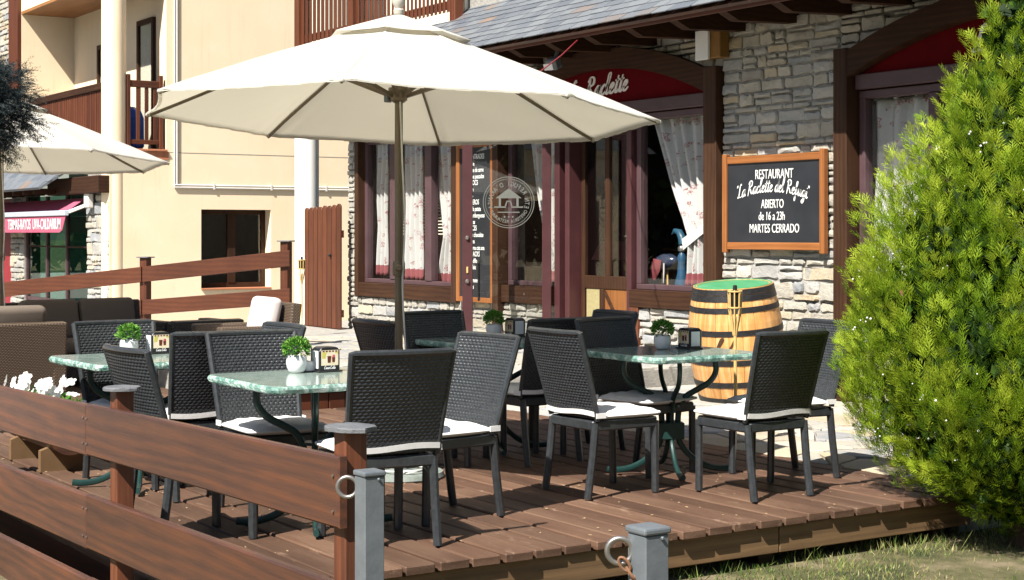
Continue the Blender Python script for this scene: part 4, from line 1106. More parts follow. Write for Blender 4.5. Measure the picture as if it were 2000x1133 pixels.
for i, (x, y, a, lab) in enumerate(CH):
    o = proto if i == 0 else copy_tree(proto)
    o.location = (x, y, .004); o.rotation_euler = (0, 0, R(a)); tag(o, lab, 'chair', 'charcoal rattan chairs on the deck')

# ------------------------------------------------------------------ marble tables
def slab_outline(h, r=.05, n=4, wob=0):
    P = []
    for cx, cy, a0 in ((h - r, h - r, 0), (-h + r, h - r, 90), (-h + r, -h + r, 180), (h - r, -h + r, 270)):
        for k in range(n + 1):
            a = R(a0 + 90 * k / n); P.append(Vector((cx + r * math.cos(a), cy + r * math.sin(a))))
    out = []
    for a, b in zip(P, P[1:] + P[:1]):
        L = (b - a).length; s = max(1, int(L / .03))
        for k in range(s): out.append(a.lerp(b, k / s))
    return out
def make_table():
    t = thing('marble_table', '', 'table')
    h = .41; O = slab_outline(h); n = len(O); rnd = random.Random(9)
    m = MB(); m.prism([(p.x * .988, p.y * .988, .728) for p in O], (0, 0, .012)); m.out('tabletop', MT['marble'], t)
    m = MB(); rings = []
    for z, k in ((.739, .986), (.733, 1.0), (.722, 1.008), (.708, 1.0), (.702, .985)):
        rings.append([m.bm.verts.new((p.x * (k + rnd.uniform(-.004, .004)), p.y * (k + rnd.uniform(-.004, .004)), z + rnd.uniform(-.0015, .0015))) for p in O])
    for a, b in zip(rings[:-1], rings[1:]):
        for k in range(n): m.bm.faces.new((a[k], a[(k+1) % n], b[(k+1) % n], b[k]))
    m.bm.faces.new(rings[-1][::-1]); m.out('chiselled_edge', MT['marble_edge'], t)
    prof = [(.27, .70), (.285, .66), (.28, .60), (.24, .545), (.16, .50), (.095, .46), (.06, .40), (.05, .33), (.05, .25), (.06, .19), (.10, .13), (.17, .07), (.25, .035), (.33, .025), (.385, .03)]
    for k in range(4):
        a = R(-25 + 90 * k); P = smooth_line([(r, z) for r, z in prof], 3)
        m = MB(); m.tube([(p.x * math.cos(a), p.x * math.sin(a), p.y) for p in P], .0185, 8, sx=.8); lg_ = m.out('leg', MT['green_iron'], t, True)
    m = MB(); m.box((0, 0, .262), (.15, .15, .10), (0, 0, R(-25)), .004); m.lathe([(.06, .40), (.06, .415)], 16); m.out('collar', MT['green_iron'], t)
    m = MB(); m.bar((-.3, 0, .694), (.3, 0, .694), .03, .012); m.bar((0, -.3, .686), (0, .3, .686), .03, .012); m.out('top_bracket', MT['green_iron'], t)
    return t
TB = [(-7.15, 3.49, 0, 'green marble table nearest the near fence end, with topiary pot and drink napkin box'),
      (-8.99, 5.71, 3, 'green marble table in the shade under the three-light window'),
      (-7.53, 6.05, -2, 'green marble table in front of the barrel, its curved iron legs showing'),
      (-8.81, 3.20, 2, 'green marble table at far left in front of the brown sofa')]
tproto = make_table()
for i, (x, y, a, lab) in enumerate(TB):
    o = tproto if i == 0 else copy_tree(tproto); o.location = (x, y, .004); o.rotation_euler = (0, 0, R(a)); tag(o, lab, 'table', 'square green marble tables')

# ------------------------------------------------------------------ table-top things
def leaves_mesh(name, pts, mat, L=.02, W=.012, seed=1, fold=.25, updir=None):
    """pts: (position, direction, tone, scale) -> one mesh of small folded leaves"""
    rnd = np.random.default_rng(seed); V = []; F = []; T = []
    for p, d, tone, sc in pts:
        d = d.normalized(); s = d.cross(Vector(rnd.normal(size=3))).normalized(); nrm = d.cross(s)
        l, w_ = L * sc, W * sc; b = len(V)
        V += [p, p + d * l * .5 + s * w_ * .5 + nrm * w_ * fold, p + d * l, p + d * l * .5 - s * w_ * .5 + nrm * w_ * fold]
        F += [(b, b + 1, b + 2), (b, b + 2, b + 3)]; T += [tone] * 4
    me = bpy.data.meshes.new(name); me.from_pydata([tuple(v) for v in V], [], F); me.materials.append(mat)
    at = me.attributes.new('tone', 'FLOAT', 'POINT'); at.data.foreach_set('value', T); return me
def ball_leaves(r, n, seed, c=Vector((0, 0, 0))):
    rnd = random.Random(seed); out = []
    for _ in range(n):
        d = Vector((rnd.gauss(0, 1), rnd.gauss(0, 1), rnd.gauss(0, 1))).normalized()
        if d.z < -.45: d.z = -d.z
        k = r * rnd.uniform(.6, 1.0)
        dd = (d + Vector((rnd.gauss(0, .5), rnd.gauss(0, .5), rnd.gauss(0, .5) + .2)))
        out.append((c + Vector((d.x * k, d.y * k, d.z * k * .85)), dd, rnd.uniform(.1, 1) * (.5 + .5 * (k / r)), rnd.uniform(.7, 1.2)))
    return out
def make_pot():
    t = thing('topiary_pot', '', 'plant')
    m = MB(); m.lathe([(.0, .001), (.034, .001), (.044, .012), (.054, .045), (.052, .075), (.047, .088), (.042, .088), (.044, .07), (.0, .068)], 24); m.out('pot', MT['white_gloss'], t, 'full')
    link('foliage', leaves_mesh('foliage', ball_leaves(.066, 620, 3, Vector((0, 0, .117))), MT['boxwood'], .022, .014, 5), t)
    return t
pp = make_pot()
PO = [(-7.38, 3.50, 0, 'small white topiary pot on the table nearest the near fence end'), (-9.02, 3.20, 1, 'small white topiary pot on the far left table'),
      (-9.22, 5.86, 2, 'small white topiary pot on the shaded table'), (-7.64, 6.08, 3, 'small white topiary pot on the table before the barrel')]
for i, (x, y, a, lab) in enumerate(PO):
    o = pp if i == 0 else copy_tree(pp); o.location = (x, y, .745); o.rotation_euler = (0, 0, a); tag(o, lab, 'plant', 'topiary pots')
posterm = M('warm_poster_print', (.72, .58, .36), (.80, .72, .58), .35, scale=30)
colam = M('cola_brown_print', (.10, .02, .012), (.14, .03, .015), .3); pinkm = M('pink_print', (.6, .12, .16), (.5, .1, .13), .4); yelm = M('yellow_print', (.66, .50, .08), (.5, .5, .12), .4)
def make_napkin():
    t = thing('napkin_box', '', 'napkin box')
    # local: poster faces +x, napkins show at -y and +y
    w_, d_, h_ = .05, .105, .128
    pts = [(-w_, 0), (w_, 0), (w_, h_ - .02), (w_ - .008, h_ - .006), (w_ - .02, h_), (-w_ + .02, h_), (-w_ + .008, h_ - .006), (-w_, h_ - .02)]
    pts = [(y, z) for y, z in pts]
    m = MB(); m.prism([(-.045, y * 1.15, z) for y, z in pts], (.09, 0, 0), .003); m.bb(-.055, .055, -.07, .07, 0, .008, .002); m.out('body', MT['black'], t)
    for s in (-1, 1): MB().bb(-.034, .034, s * .0578, s * .0615, .018, .108, .001).out('napkins', MT['paper'], t)
    for s in (-1, 1): MB().bb(-.046, -.038, s * .0576, s * .063, .01, .118).out('chrome_edge', MT['steel'], t)
    for s in (-1, 1):
        p = bpy.data.objects.new('poster', None); COL.objects.link(p); p.parent = t; p.rotation_euler = (0, 0, 0 if s == 1 else math.pi)
        MB().bb(.0452, .0462, -.048, .048, .034, .112).out('print', posterm, p)
        m = MB()
        m.prism([(.0462, -.012, .048), (.0462, .004, .048), (.0462, .008, .082), (.0462, -.014, .082)], (.0006, 0, 0)); m.prism([(.0462, .014, .05), (.0462, .028, .05), (.0462, .030, .075), (.0462, .012, .075)], (.0006, 0, 0)); m.out('glasses', colam, p)
        m = MB(); m.prism([(.0464, .013, .075), (.0464, .030, .075), (.0464, .028, .088), (.0464, .016, .088)], (.0006, 0, 0)); m.out('straw_tops', pinkm, p)
        m = MB(); m.prism([(.0462, -.044, .07), (.0462, -.026, .07), (.0462, -.02, .1), (.0462, -.042, .104)], (.0004, 0, 0)); m.prism([(.0462, .03, .095), (.0462, .046, .095), (.0462, .046, .104), (.0462, .03, .104)], (.0004, 0, 0)); m.out('lemons', yelm, p)
        m = MB()
        for k in range(5): m.box((.0464, -.036 + .018 * k, .1065), (.0008, .011, .007))
        m.out('bottle_tops', colam, p)
        me = script_mesh('Coca-Cola', .0088, MT['paper'], .26, .2, None, .0005, .95)
        link('lettering', me, p, loc=(.0456, -me['w'] / 2, .016), rot=(R(90), 0, R(90)))
    return t
NP = [(-7.36, 3.655, 0, 'black napkin box with drink print on the table nearest the near fence end'), (-9.02, 3.38, 0, 'black napkin box with drink print on the far left table'),
      (-9.17, 6.00, -90, 'black napkin box on the shaded table'), (-7.60, 6.26, -90, 'black napkin box showing white napkins on the table before the barrel')]
npk = make_napkin()
for i, (x, y, a, lab) in enumerate(NP):
    o = npk if i == 0 else copy_tree(npk); o.location = (x, y, .745); o.rotation_euler = (0, 0, R(a)); tag(o, lab, 'napkin box', 'napkin boxes')
sg = thing('sugar_box', 'small white sugar box beside the topiary pot nearest the fence end', 'box', (-7.39, 3.575, .745))
MB().bb(-.02, .02, -.028, .028, 0, .055, .003).out('packet', MT['paper'], sg); MB().bb(-.026, .026, -.034, .034, 0, .006, .002).out('tray', MT['black'], sg)

# ------------------------------------------------------------------ parasols
def make_parasol():
    t = thing('parasol', '', 'parasol')
    Rr, zr, hz = 1.565, 2.148, .585; rot0 = -.6916
    tx, ty = .0253, -.0480
    def tl(x, y, z): return Vector((x, y, z + tx * x + ty * y))
    def surf(r, a8, f, z0=0):
        a = rot0 + (a8) * math.pi / 4; b = a + math.pi / 4
        A = Vector((math.cos(a), math.sin(a))) * Rr * r; B = Vector((math.cos(b), math.sin(b))) * Rr * r
        p = A.lerp(B, f); sag = math.sin(math.pi * f)
        p = p * (1 - .022 * sag * r)
        z = zr + hz * (1 - r) + .012 * math.sin(math.pi * r) - .026 * sag * math.sin(math.pi * min(1, r * .92)) * r - .002 * math.sin(f * 40 + r * 9) * max(0, r - .85) * 3 + z0
        e = min(f, 1 - f); z -= .004 * r ** 3 * math.exp(-(e / .13) ** 2) * math.sin(e * 62 + 7 * r + a8) + .002 * r * math.sin(9 * f + 17 * r + a8 * 2)
        return tl(p.x, p.y, z)
    def cloth(name, r0, r1, z0, nr):
        V = []; F = []; nf = 44
        for k in range(8):
            b = len(V)
            for i in range(nr + 1):
                for j in range(nf + 1): V.append(surf(r0 + (r1 - r0) * i / nr, k, j / nf, z0))
            for i in range(nr):
                for j in range(nf):
                    q = b + i * (nf + 1) + j; F.append((q, q + 1, q + nf + 2, q + nf + 1))
        me = bpy.data.meshes.new(name); me.from_pydata([tuple(v) for v in V], [], F); me.materials.append(MT['canopy'])
        me.polygons.foreach_set('use_smooth', [True] * len(F))
        o = link(name, me, t); s = o.modifiers.new('s', 'SOLIDIFY'); s.thickness = .003; return o
    cn = cloth('canopy', .16, 1.0, 0, 22)
    cloth('vent_cap', .015, .28, .035, 6)
    m = MB()
    for k in range(8):
        for j in range(14):
            p0, p1 = surf(1.0, k, j / 14), surf(1.0, k, (j + 1) / 14); i0, i1 = surf(.985, k, j / 14), surf(.985, k, (j + 1) / 14); dn = Vector((0, 0, -.006 - .002 * math.sin(j * 2.1)))
            m.raw([p0, p1, p1 + dn, p0 + dn, i1 + dn, i0 + dn], [(0, 1, 2, 3), (3, 2, 4, 5)])
    m.out('hem', MT['canopy'], cn, norm=False)
    for k in range(8):
        m = MB(); m.tube([surf(r, k, 0, .002) for r in np.linspace(.17, .99, 12)], .004, 5, sx=2.2); m.out('seam', MT['canopy'], cn, True)
    # hem pockets at the eight tips and seams
    for k in range(8):
        m = MB(); m.tube([surf(r, k, 0, -.014) for r in np.linspace(.05, .995, 8)], .0105, 6, sx=.8); rb = m.out('rib', MT['pole'], t, True)
        p = surf(.99, k, 0, -.008); MB().box(p, (.03, .03, .022), (0, 0, rot0 + k * math.pi / 4), .006).out('rib_pocket', MT['canopy'], rb)
        a = rot0 + k * math.pi / 4; q = surf(.40, k, 0, -.02)
        m = MB(); m.bar((.045 * math.cos(a), .045 * math.sin(a), 2.275), q, .02, .024, (0, 0, 1), .003); m.out('strut', MT['pole'], t)
    MB().tube([(0, 0, .05), (0, 0, 2.79)], .0245, 16).out('pole', MT['pole'], t, True)
    MB().lathe([(.03, 2.235), (.05, 2.25), (.055, 2.30), (.062, 2.305), (.062, 2.325), (.04, 2.33), (.03, 2.34)], 18).out('runner_hub', MT['pole'], t, True)
    MB().box((-.055, -.045, 2.275), (.03, .05, .07), (0, 0, .6), .004).out('clip', MT['galv'], t)
    fin = MB(); fin.lathe([(.03, 2.765), (.034, 2.79), (.022, 2.80), (.030, 2.815), (.040, 2.835), (.040, 2.86), (.028, 2.885), (0, 2.895)], 18); fin.out('finial', M('pale_finial', (.50, .47, .40), (.45, .42, .36), .45), t, True)
    m = MB(); m.lathe([(.034, 1.20), (.038, 1.215), (.038, 1.275), (.034, 1.29)], 16); m.lathe([(.022, 0), (.022, .035), (.014, .045)], 14, (.03, -.015, 1.25), Euler((R(90), 0, R(60))).to_matrix()); m.out('crank_housing', MT['pole'], t, True)
    m = MB(); m.lathe([(.27, .0), (.275, .01), (.265, .035), (.05, .045), (.048, .05)], 32); bs = m.out('base', M('grey_green_concrete', (.16, .19, .17), (.24, .27, .25), .8, scale=12, bmp=.4), t, True)
    MB().lathe([(.042, .045), (.042, .24), (.036, .245)], 18).out('socket', MT['galv'], bs, True)
    P = [(.035, -.01, 2.24), (.05, -.005, 1.9), (.055, .01, 1.5), (.045, .0, 1.15), (.06, .01, .8), (.075, .02, .45), (.07, .0, .2), (.13, -.06, .055), (.2, -.02, .052), (.16, .1, .055), (.05, .13, .055), (-.06, .09, .056), (-.02, -.1, .06), (.12, -.13, .055), (.2, .02, .06), (.08, .15, .06)]
    Q = smooth_line([(p[0], p[1]) for p in P], 5); Zs = smooth_line([(p[2], 0) for p in P], 5)
    MB().tube([(q.x, q.y, z.x) for q, z in zip(Q, Zs)], .0055, 6).out('cord', MT['white_plastic'], t, True)
    return t
pr = make_parasol(); pr.location = (-8.326, 4.619, .0); tag(pr, 'large ivory eight sided parasol over the centre tables', 'parasol', 'ivory parasols')
pr2 = copy_tree(pr); pr2.location = (-15.0, 4.09, 0); pr2.rotation_euler = (0, 0, R(8)); tag(pr2, 'second ivory parasol at the left edge before the yellow building', 'parasol', 'ivory parasols')

# ------------------------------------------------------------------ barrel and torches
ba = thing('wine_barrel', 'varnished oak barrel with black hoops and green lid against the stone wall', 'barrel', (-10.57, 9.27, .02), rot=(R(6.0), R(2.0), 0))
prof = [(.345, .01), (.375, .14), (.402, .30), (.415, .48), (.415, .52), (.402, .70), (.375, .86), (.345, 1.0)]
def br_(z): return float(np.interp(z, [p[1] for p in prof], [p[0] for p in prof]))
ns = 22
for k in range(ns):
    a0 = 2*math.pi*k/ns + .004; a1 = 2*math.pi*(k+1)/ns - .004
    m = MB(); rg = []
    for r, z in prof: rg.append([m.bm.verts.new((q * math.cos(a), q * math.sin(a), z)) for q, a in ((r, a0), (r + .002, (a0+a1)/2), (r, a1), (r - .03, a1), (r - .03, a0))])
    for p, q in zip(rg[:-1], rg[1:]):
        for i in range(5): m.bm.faces.new((p[i], p[(i+1) % 5], q[(i+1) % 5], q[i]))
    m.bm.faces.new(rg[0][::-1]); m.bm.faces.new(rg[-1]); m.out('stave', MT['oak'], ba)
MB().lathe([(.0, .985), (.338, .985), (.338, 1.004), (.326, 1.004), (.322, .996), (.0, .996)], 40).out('lid', MT['green_paint'], ba)
for z0, z1 in ((.950, .994), (.893, .945), (.795, .842), (.60, .648), (.345, .393), (.15, .20), (.01, .055)):
    MB().lathe([(br_(z0) + .001, z0), (br_(z0) + .006, z0), (br_(z1) + .006, z1), (br_(z1) + .001, z1)], 44).out('hoop', MT['black_iron'], ba, True)
me = script_mesh('Ca  ld', .10, M('burnt_brown_letter', (.07, .025, .008), (.05, .02, .006), .7), .16, .3, None, .001, 1.0)
for v in me.vertices:
    a = R(-92) + (v.co.x - .16) / .414; r = .419 + v.co.z; z = .405 + v.co.y * .9
    v.co = (r * math.cos(a), r * math.sin(a), z)
link('lettering', me, ba)
def torch(loc, lab, h=1.36):
    t = thing('bamboo_torch', lab, 'torch', loc, group='bamboo garden torches')
    MB().tube([(0, 0, -.02), (.006, 0, h * .4), (0, 0, h - .2)], .0115, 8).out('cane', MT['bamboo'], t, True)
    m = MB()
    for k in range(8):
        a = 2*math.pi*k/8; m.tube([(.01*math.cos(a), .01*math.sin(a), h - .33), (.042*math.cos(a), .042*math.sin(a), h - .15), (.045*math.cos(a), .045*math.sin(a), h - .02)], .0055, 5)
    for z, r in ((h - .14, .044), (h - .03, .046)): m.tube([(r*math.cos(a), r*math.sin(a), z) for a in np.linspace(0, 2*math.pi, 17)[:-1]], .006, 5, closed=True)
    m.out('basket', MT['bamboo'], t, True)
    MB().lathe([(.03, h - .14), (.036, h - .13), (.036, h - .035), (.015, h - .02), (.014, h + .012), (0, h + .014)], 14).out('oil_can', MT['black'], t, True)
torch((-8.22, 7.17, 0), 'bamboo torch standing in front of the barrel', 1.09)
torch((-18.3, 8.75, .17), 'bamboo torch between the fence end and the white column', .98)

# ------------------------------------------------------------------ lounge furniture
def lounge(name, label, cat, loc, rz, width, cushions, backcol, group=None, wick='wicker_b', bc=True, hb=.74, ha=.58):
    t = thing(name, label, cat, loc, rz, group)
    d = .78; aw_ = .13; w2 = width / 2
    MB().bb(-w2 + aw_, w2 - aw_, -d/2 + .1, d/2, .06, .30, .015, 2).out('seat_base', MT[wick], t)
    for s in (-1, 1): MB().bb(s * (w2 - aw_) if s > 0 else -w2, w2 if s > 0 else -w2 + aw_, -d/2 + .02, d/2, .02, ha, .015, 2).out('arm', MT[wick], t)
    m = MB(); m.box((0, -d/2 + .06, (.04 + hb) / 2), (width - .02, .10, hb - .04), (R(6), 0, 0), .015, 2); m.out('back', MT[wick], t)
    n = cushions; cw = (width - 2 * aw_ - .02) / n
    for k in range(n):
        x = -w2 + aw_ + .01 + cw * (k + .5)
        MB().box((x, .08, .37), (cw - .012, d - .22, .13), None, .045, 4).out('seat_cushion', MT[backcol], t, True)
        if bc: MB().box((x, -d/2 + .20, .61), (cw - .012, .14, .40), (R(12), 0, 0), .055, 4).out('back_cushion', MT[backcol], t, True)
    return t
lounge('wicker_sofa', 'two seat brown sofa with taupe back cushions before the sloping fence', 'sofa', (-15.35, 5.02, 0), R(-82), 1.5, 2, 'taupe', wick='wicker_d', hb=.78)
lounge('wicker_armchair', 'brown wicker armchair seen from behind at the left edge', 'armchair', (-14.55, 4.02, 0), R(92), .86, 1, 'taupe', hb=.66, ha=.60)
lounge('wicker_armchair', 'brown wicker armchair with a pale cushion in front of the red brown fence', 'armchair', (-13.95, 6.08, .045), R(178), .80, 1, 'pale_cushion', hb=.76, ha=.55)
lounge('wicker_armchair', 'dark wicker armchair between the brown sofa and the pale cushion armchair', 'armchair', (-15.35, 6.1, .03), R(95), .80, 1, 'taupe', wick='wicker_d', hb=.56, ha=.54, bc=False)

# ------------------------------------------------------------------ log planter with white flowers
fp = thing('log_planter', 'hollowed log planter on wooden cradles with white flowers behind the near fence', 'planter', (-10.02, 3.02, .0))
m = MB(); n = 18
O = [(.15*math.cos(a), .26 + .15*math.sin(a)) for a in np.linspace(R(160), R(380), n)] + [(.11*math.cos(a), .26 + .11*math.sin(a)) for a in np.linspace(R(378), R(162), n)]
m.prism([(-.5, y, z) for y, z in O], (1.0, 0, 0)); m.out('log', MT['stain'], fp)
for s in (-.49, .49):
    m = MB(); m.prism([(s, .11*math.cos(a), .26 + .11*math.sin(a)) for a in np.linspace(R(162), R(378), 14)], (.02 if s < 0 else -.02, 0, 0)); m.out('log_end', M('pale_end_grain', (.42, .30, .17), (.33, .22, .12), .8), fp)
for x in (-.32, .32):
    m = MB(); m.prism([(x, -.15, 0), (x, .15, 0), (x, .15, .13)] + [(x, .152*math.cos(a), .26 + .152*math.sin(a)) for a in np.linspace(R(312), R(228), 8)] + [(x, -.15, .13)], (.05, 0, 0)); m.out('cradle', M('pale_cradle_wood', (.19, .11, .05), (.14, .08, .035), .7), fp)
m = MB(); m.bb(-.47, .47, -.1, .1, .25, .27); m.out('soil', MT['bark'], fp)
rnd = random.Random(8); pts = []
for _ in range(420):
    c = Vector((rnd.uniform(-.45, .45), rnd.uniform(-.12, .12), rnd.uniform(.27, .42))); pts.append((c, Vector((rnd.gauss(0, 1), rnd.gauss(0, 1), rnd.uniform(0, 1.2))), rnd.random(), rnd.uniform(.8, 1.5)))
link('leaves', leaves_mesh('leaves', pts, MT['boxwood'], .05, .03, 2), fp)
for k in range(46):
    c = Vector((rnd.gauss(-.05, .19), rnd.uniform(-.16, .10), rnd.uniform(.40, .56))); c.z -= abs(c.x) * .18; ax = Vector((rnd.gauss(.3, .4), -1 + rnd.gauss(0, .5), rnd.uniform(.2, 1))).normalized()
    u = ax.orthogonal().normalized(); v = ax.cross(u); m = MB()
    for q in range(5):
        a = 2*math.pi*q/5 + k; dr = u*math.cos(a) + v*math.sin(a); sd = u*-math.sin(a) + v*math.cos(a)
        m.raw([c, c + dr*.022 + sd*.02 + ax*.012, c + dr*.042 + sd*.012 + ax*.012, c + dr*.045 + ax*.008, c + dr*.042 - sd*.012 + ax*.012, c + dr*.022 - sd*.02 + ax*.012], [(0, 1, 2, 3), (0, 3, 4, 5)])
    m.out('flower', MT['petal'], fp, norm=False)

# ------------------------------------------------------------------ conifers
def blades(name, P, D, S, L, W, tone, mat):
    """arrays of rhombus blades"""
    n = len(P); tip = P + D * L[:, None]; mid = P + D * (L * .45)[:, None]
    V = np.stack([P, mid + S * (W * .5)[:, None], tip, mid - S * (W * .5)[:, None]], 1).reshape(-1, 3)
    me = bpy.data.meshes.new(name)
    me.vertices.add(4 * n); me.vertices.foreach_set('co', V.astype(np.float32).ravel())
    me.loops.add(4 * n); me.loops.foreach_set('vertex_index', np.arange(4 * n, dtype=np.int32))
    me.polygons.add(n); me.polygons.foreach_set('loop_start', np.arange(0, 4 * n, 4, dtype=np.int32))
    me.update(calc_edges=True); me.validate()
    at = me.attributes.new('tone', 'FLOAT', 'POINT'); at.data.foreach_set('value', np.repeat(tone, 4).astype(np.float32))
    me.materials.append(mat); return me
def nrmz(a): return a / np.maximum(1e-9, np.linalg.norm(a, axis=-1, keepdims=True))
rng = np.random.default_rng(12)
def thuja_mesh(name, prof_z, prof_r, nclump, seed):
    """flame-shaped clumps of flat scaly sprays, dark gaps between them"""
    r = np.random.default_rng(seed); up = np.array([0, 0, 1.0])
    zz = np.linspace(prof_z[0], prof_z[-1], 500); pr_ = np.interp(zz, prof_z, prof_r) + .05
    # spread clump centres evenly over the surface
    cz = r.choice(zz, nclump * 8, p=pr_ / pr_.sum()); ct = r.uniform(0, 2*np.pi, nclump * 8)
    rad = np.interp(cz, prof_z, prof_r) * (1 + .07*np.sin(3*ct + 5*cz) + .06*np.sin(7*ct - 4*cz + 1)); rad = np.maximum(.01, rad - .09)
    cand = np.stack([rad*np.cos(ct), rad*np.sin(ct), cz], 1); sel = []
    for i in range(len(cand)):
        if len(sel) >= nclump: break
        if not sel or np.min(np.linalg.norm(cand[sel] - cand[i], axis=1)) > .108: sel.append(i)
    C = cand[sel]; th_ = ct[sel]; n0 = len(C)
    out = np.stack([np.cos(th_), np.sin(th_), np.zeros(n0)], 1)
    low = (C[:, 2] < .45)
    AX = nrmz(out * r.uniform(.30, .62, n0)[:, None] + up * np.where(low, .35, 1.0)[:, None] + r.normal(0, .13, (n0, 3)))
    LN = r.uniform(.20, .46, n0) * np.interp(C[:, 2], [0, 2.2, 3.2], [1, 1, .7]); TN = r.uniform(.0, .6, n0)
    # inner fill keeps the crown opaque
    per = 46; P_, D_, S_, L_, W_, T_ = [], [], [], [], [], []
    f = r.random((n0, per)) ** .8; az = r.uniform(0, 2*np.pi, (n0, per))
    u = nrmz(np.cross(AX, up + np.array([.01, .02, 0]))); v = np.cross(AX, u)
    wd = .062 * (1 - f) ** .6 + .008
    side = u[:, None] * np.cos(az)[..., None] + v[:, None] * np.sin(az)[..., None]
    O = (C[:, None] + AX[:, None] * ((f - .35) * LN[:, None])[..., None] + side * wd[..., None]).reshape(-1, 3)
    D = nrmz(AX[:, None] * 1.0 + side * .32 + r.normal(0, .16, (n0, per, 3))).reshape(-1, 3)
    SD = side.reshape(-1, 3); n = len(O); ln = r.uniform(.055, .105, n)
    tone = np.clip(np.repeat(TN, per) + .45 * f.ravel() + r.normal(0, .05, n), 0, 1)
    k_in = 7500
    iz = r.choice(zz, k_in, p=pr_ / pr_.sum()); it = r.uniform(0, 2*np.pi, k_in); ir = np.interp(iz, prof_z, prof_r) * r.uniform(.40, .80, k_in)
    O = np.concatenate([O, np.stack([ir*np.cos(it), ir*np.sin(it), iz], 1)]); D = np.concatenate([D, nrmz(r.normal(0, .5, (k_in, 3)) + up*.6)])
    SD = np.concatenate([SD, np.stack([np.cos(it), np.sin(it), 0*it], 1)]); ln = np.concatenate([ln, r.uniform(.10, .16, k_in)]); tone = np.concatenate([tone, r.uniform(0, .12, k_in)]); n = len(O)  # inner blades coloured dark, painting shade into the gaps
    wk = np.where(np.arange(n) < n - k_in, .0048, .03)
    ot = O * np.array([1, 1, 0]); nr = nrmz(SD * .6 + nrmz(ot) * .8 + r.normal(0, .4, (n, 3))); nr = nrmz(nr - D * np.sum(nr * D, 1, keepdims=True)); lt = np.cross(nr, D)
    for a, ll, pos in ((0, 1.0, 0), (.62, .55, .12), (-.62, .55, .2), (.6, .48, .36), (-.6, .46, .45), (.55, .34, .6), (-.55, .3, .68)):
        dd = nrmz(D * math.cos(a) + lt * math.sin(a) + r.normal(0, .07, (n, 3)))
        P_.append(O + D * (ln * pos)[:, None]); D_.append(dd); S_.append(nrmz(np.cross(nr, dd))); L_.append(ln * ll); W_.append(wk * r.uniform(.8, 1.25, n)); T_.append(np.clip(tone + .1 * pos + r.normal(0, .05, n), 0, 1))
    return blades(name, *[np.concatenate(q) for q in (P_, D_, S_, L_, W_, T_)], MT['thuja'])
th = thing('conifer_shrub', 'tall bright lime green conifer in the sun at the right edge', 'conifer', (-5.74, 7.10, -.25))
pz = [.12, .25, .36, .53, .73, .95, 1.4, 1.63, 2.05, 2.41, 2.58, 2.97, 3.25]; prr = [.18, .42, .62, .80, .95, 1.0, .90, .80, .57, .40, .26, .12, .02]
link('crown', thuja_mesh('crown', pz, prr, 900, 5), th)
m = MB(); m.tube([(0, 0, -.1), (.01, .0, .5), (-.02, .02, 1.2), (.0, .0, 2.4), (0, 0, 3.1)], [.10, .08, .06, .03, .008], 10); m.out('trunk', MT['bark'], th, True)
rnd = random.Random(3)
for k in range(26):
    a = rnd.uniform(0, 6.28); z = rnd.uniform(.15, 1.9); r = float(np.interp(z, pz, prr)) * .7
    m = MB(); m.tube([(0, 0, z), (r*.5*math.cos(a), r*.5*math.sin(a), z + .06), (r*math.cos(a), r*math.sin(a), z + .25)], [.016, .011, .004], 5); m.out('limb', MT['bark'], th)
m = MB()
for k in range(60):
    a = rnd.uniform(2.6, 5.6); z = rnd.uniform(.4, 2.3); r = float(np.interp(z, pz, prr)) * (1 + .10 * math.sin(3*a + 5*z) + .08*math.sin(7*a - 4*z + 1)) * rnd.uniform(.93, 1.03)
    for q in range(rnd.choice((1, 1, 2, 3))):
        bmesh.ops.create_icosphere(m.bm, subdivisions=1, radius=rnd.uniform(.004, .0075), matrix=Matrix.Translation((r*math.cos(a) + rnd.gauss(0, .01), r*math.sin(a) + rnd.gauss(0, .01), z + rnd.gauss(0, .012))))
m.out('pale_cones', MT['petal'], th, kind='stuff')
def spruce_mesh(rad, n0, seed):
    """drooping twigs set with short needles"""
    r = np.random.default_rng(seed); d0 = nrmz(r.normal(size=(n0, 3)))
    lump = 1 + .13*np.sin(5*d0[:, 0]*3 + 5*d0[:, 2]) + .10*np.sin(11*d0[:, 1] + 7*d0[:, 2])
    C0 = d0 * (rad * lump * (1 - r.random(n0) ** 1.2 * .55))[:, None]
    D0 = nrmz(d0 * .75 + np.array([0, 0, -.5]) + r.normal(0, .3, (n0, 3))); t0 = r.uniform(0, 1, n0)
    A = [[] for _ in range(6)]
    for q in range(4):
        D = nrmz(D0 + r.normal(0, .35, (n0, 3))); C = C0 + D0 * r.uniform(0, .05, n0)[:, None]; ln = r.uniform(.06, .14, n0)
        for k in range(22):
            f = (k + .5) / 22; u = nrmz(np.cross(D, r.normal(size=(n0, 3)))); dd = nrmz(D * .9 + u)
            for lst, z in zip(A, (C + D*(ln*f)[:, None], dd, nrmz(np.cross(dd, r.normal(size=(n0, 3)))), r.uniform(.016, .026, n0), np.full(n0, .0042), np.clip(t0 * .7 + .35 * f + r.normal(0, .12, n0), 0, 1))): lst.append(z)
    return blades('crown', *[np.concatenate(z) for z in A], MT['spruce'])
spz = thing('spruce_tree', 'dark blue green globe spruce crown at the upper left edge', 'tree', (-11.62, 2.72, -.1))
c = link('crown', spruce_mesh(.57, 3600, 3), spz); c.location = (.05, .06, 2.46); c.scale = (1, 1, .72)
m = MB(); m.tube([(0, 0, -.2), (.02, 0, 1.0), (0, .01, 2.2), (0, 0, 2.7)], [.06, .05, .045, .02], 9); m.out('trunk', MT['bark'], spz, True)
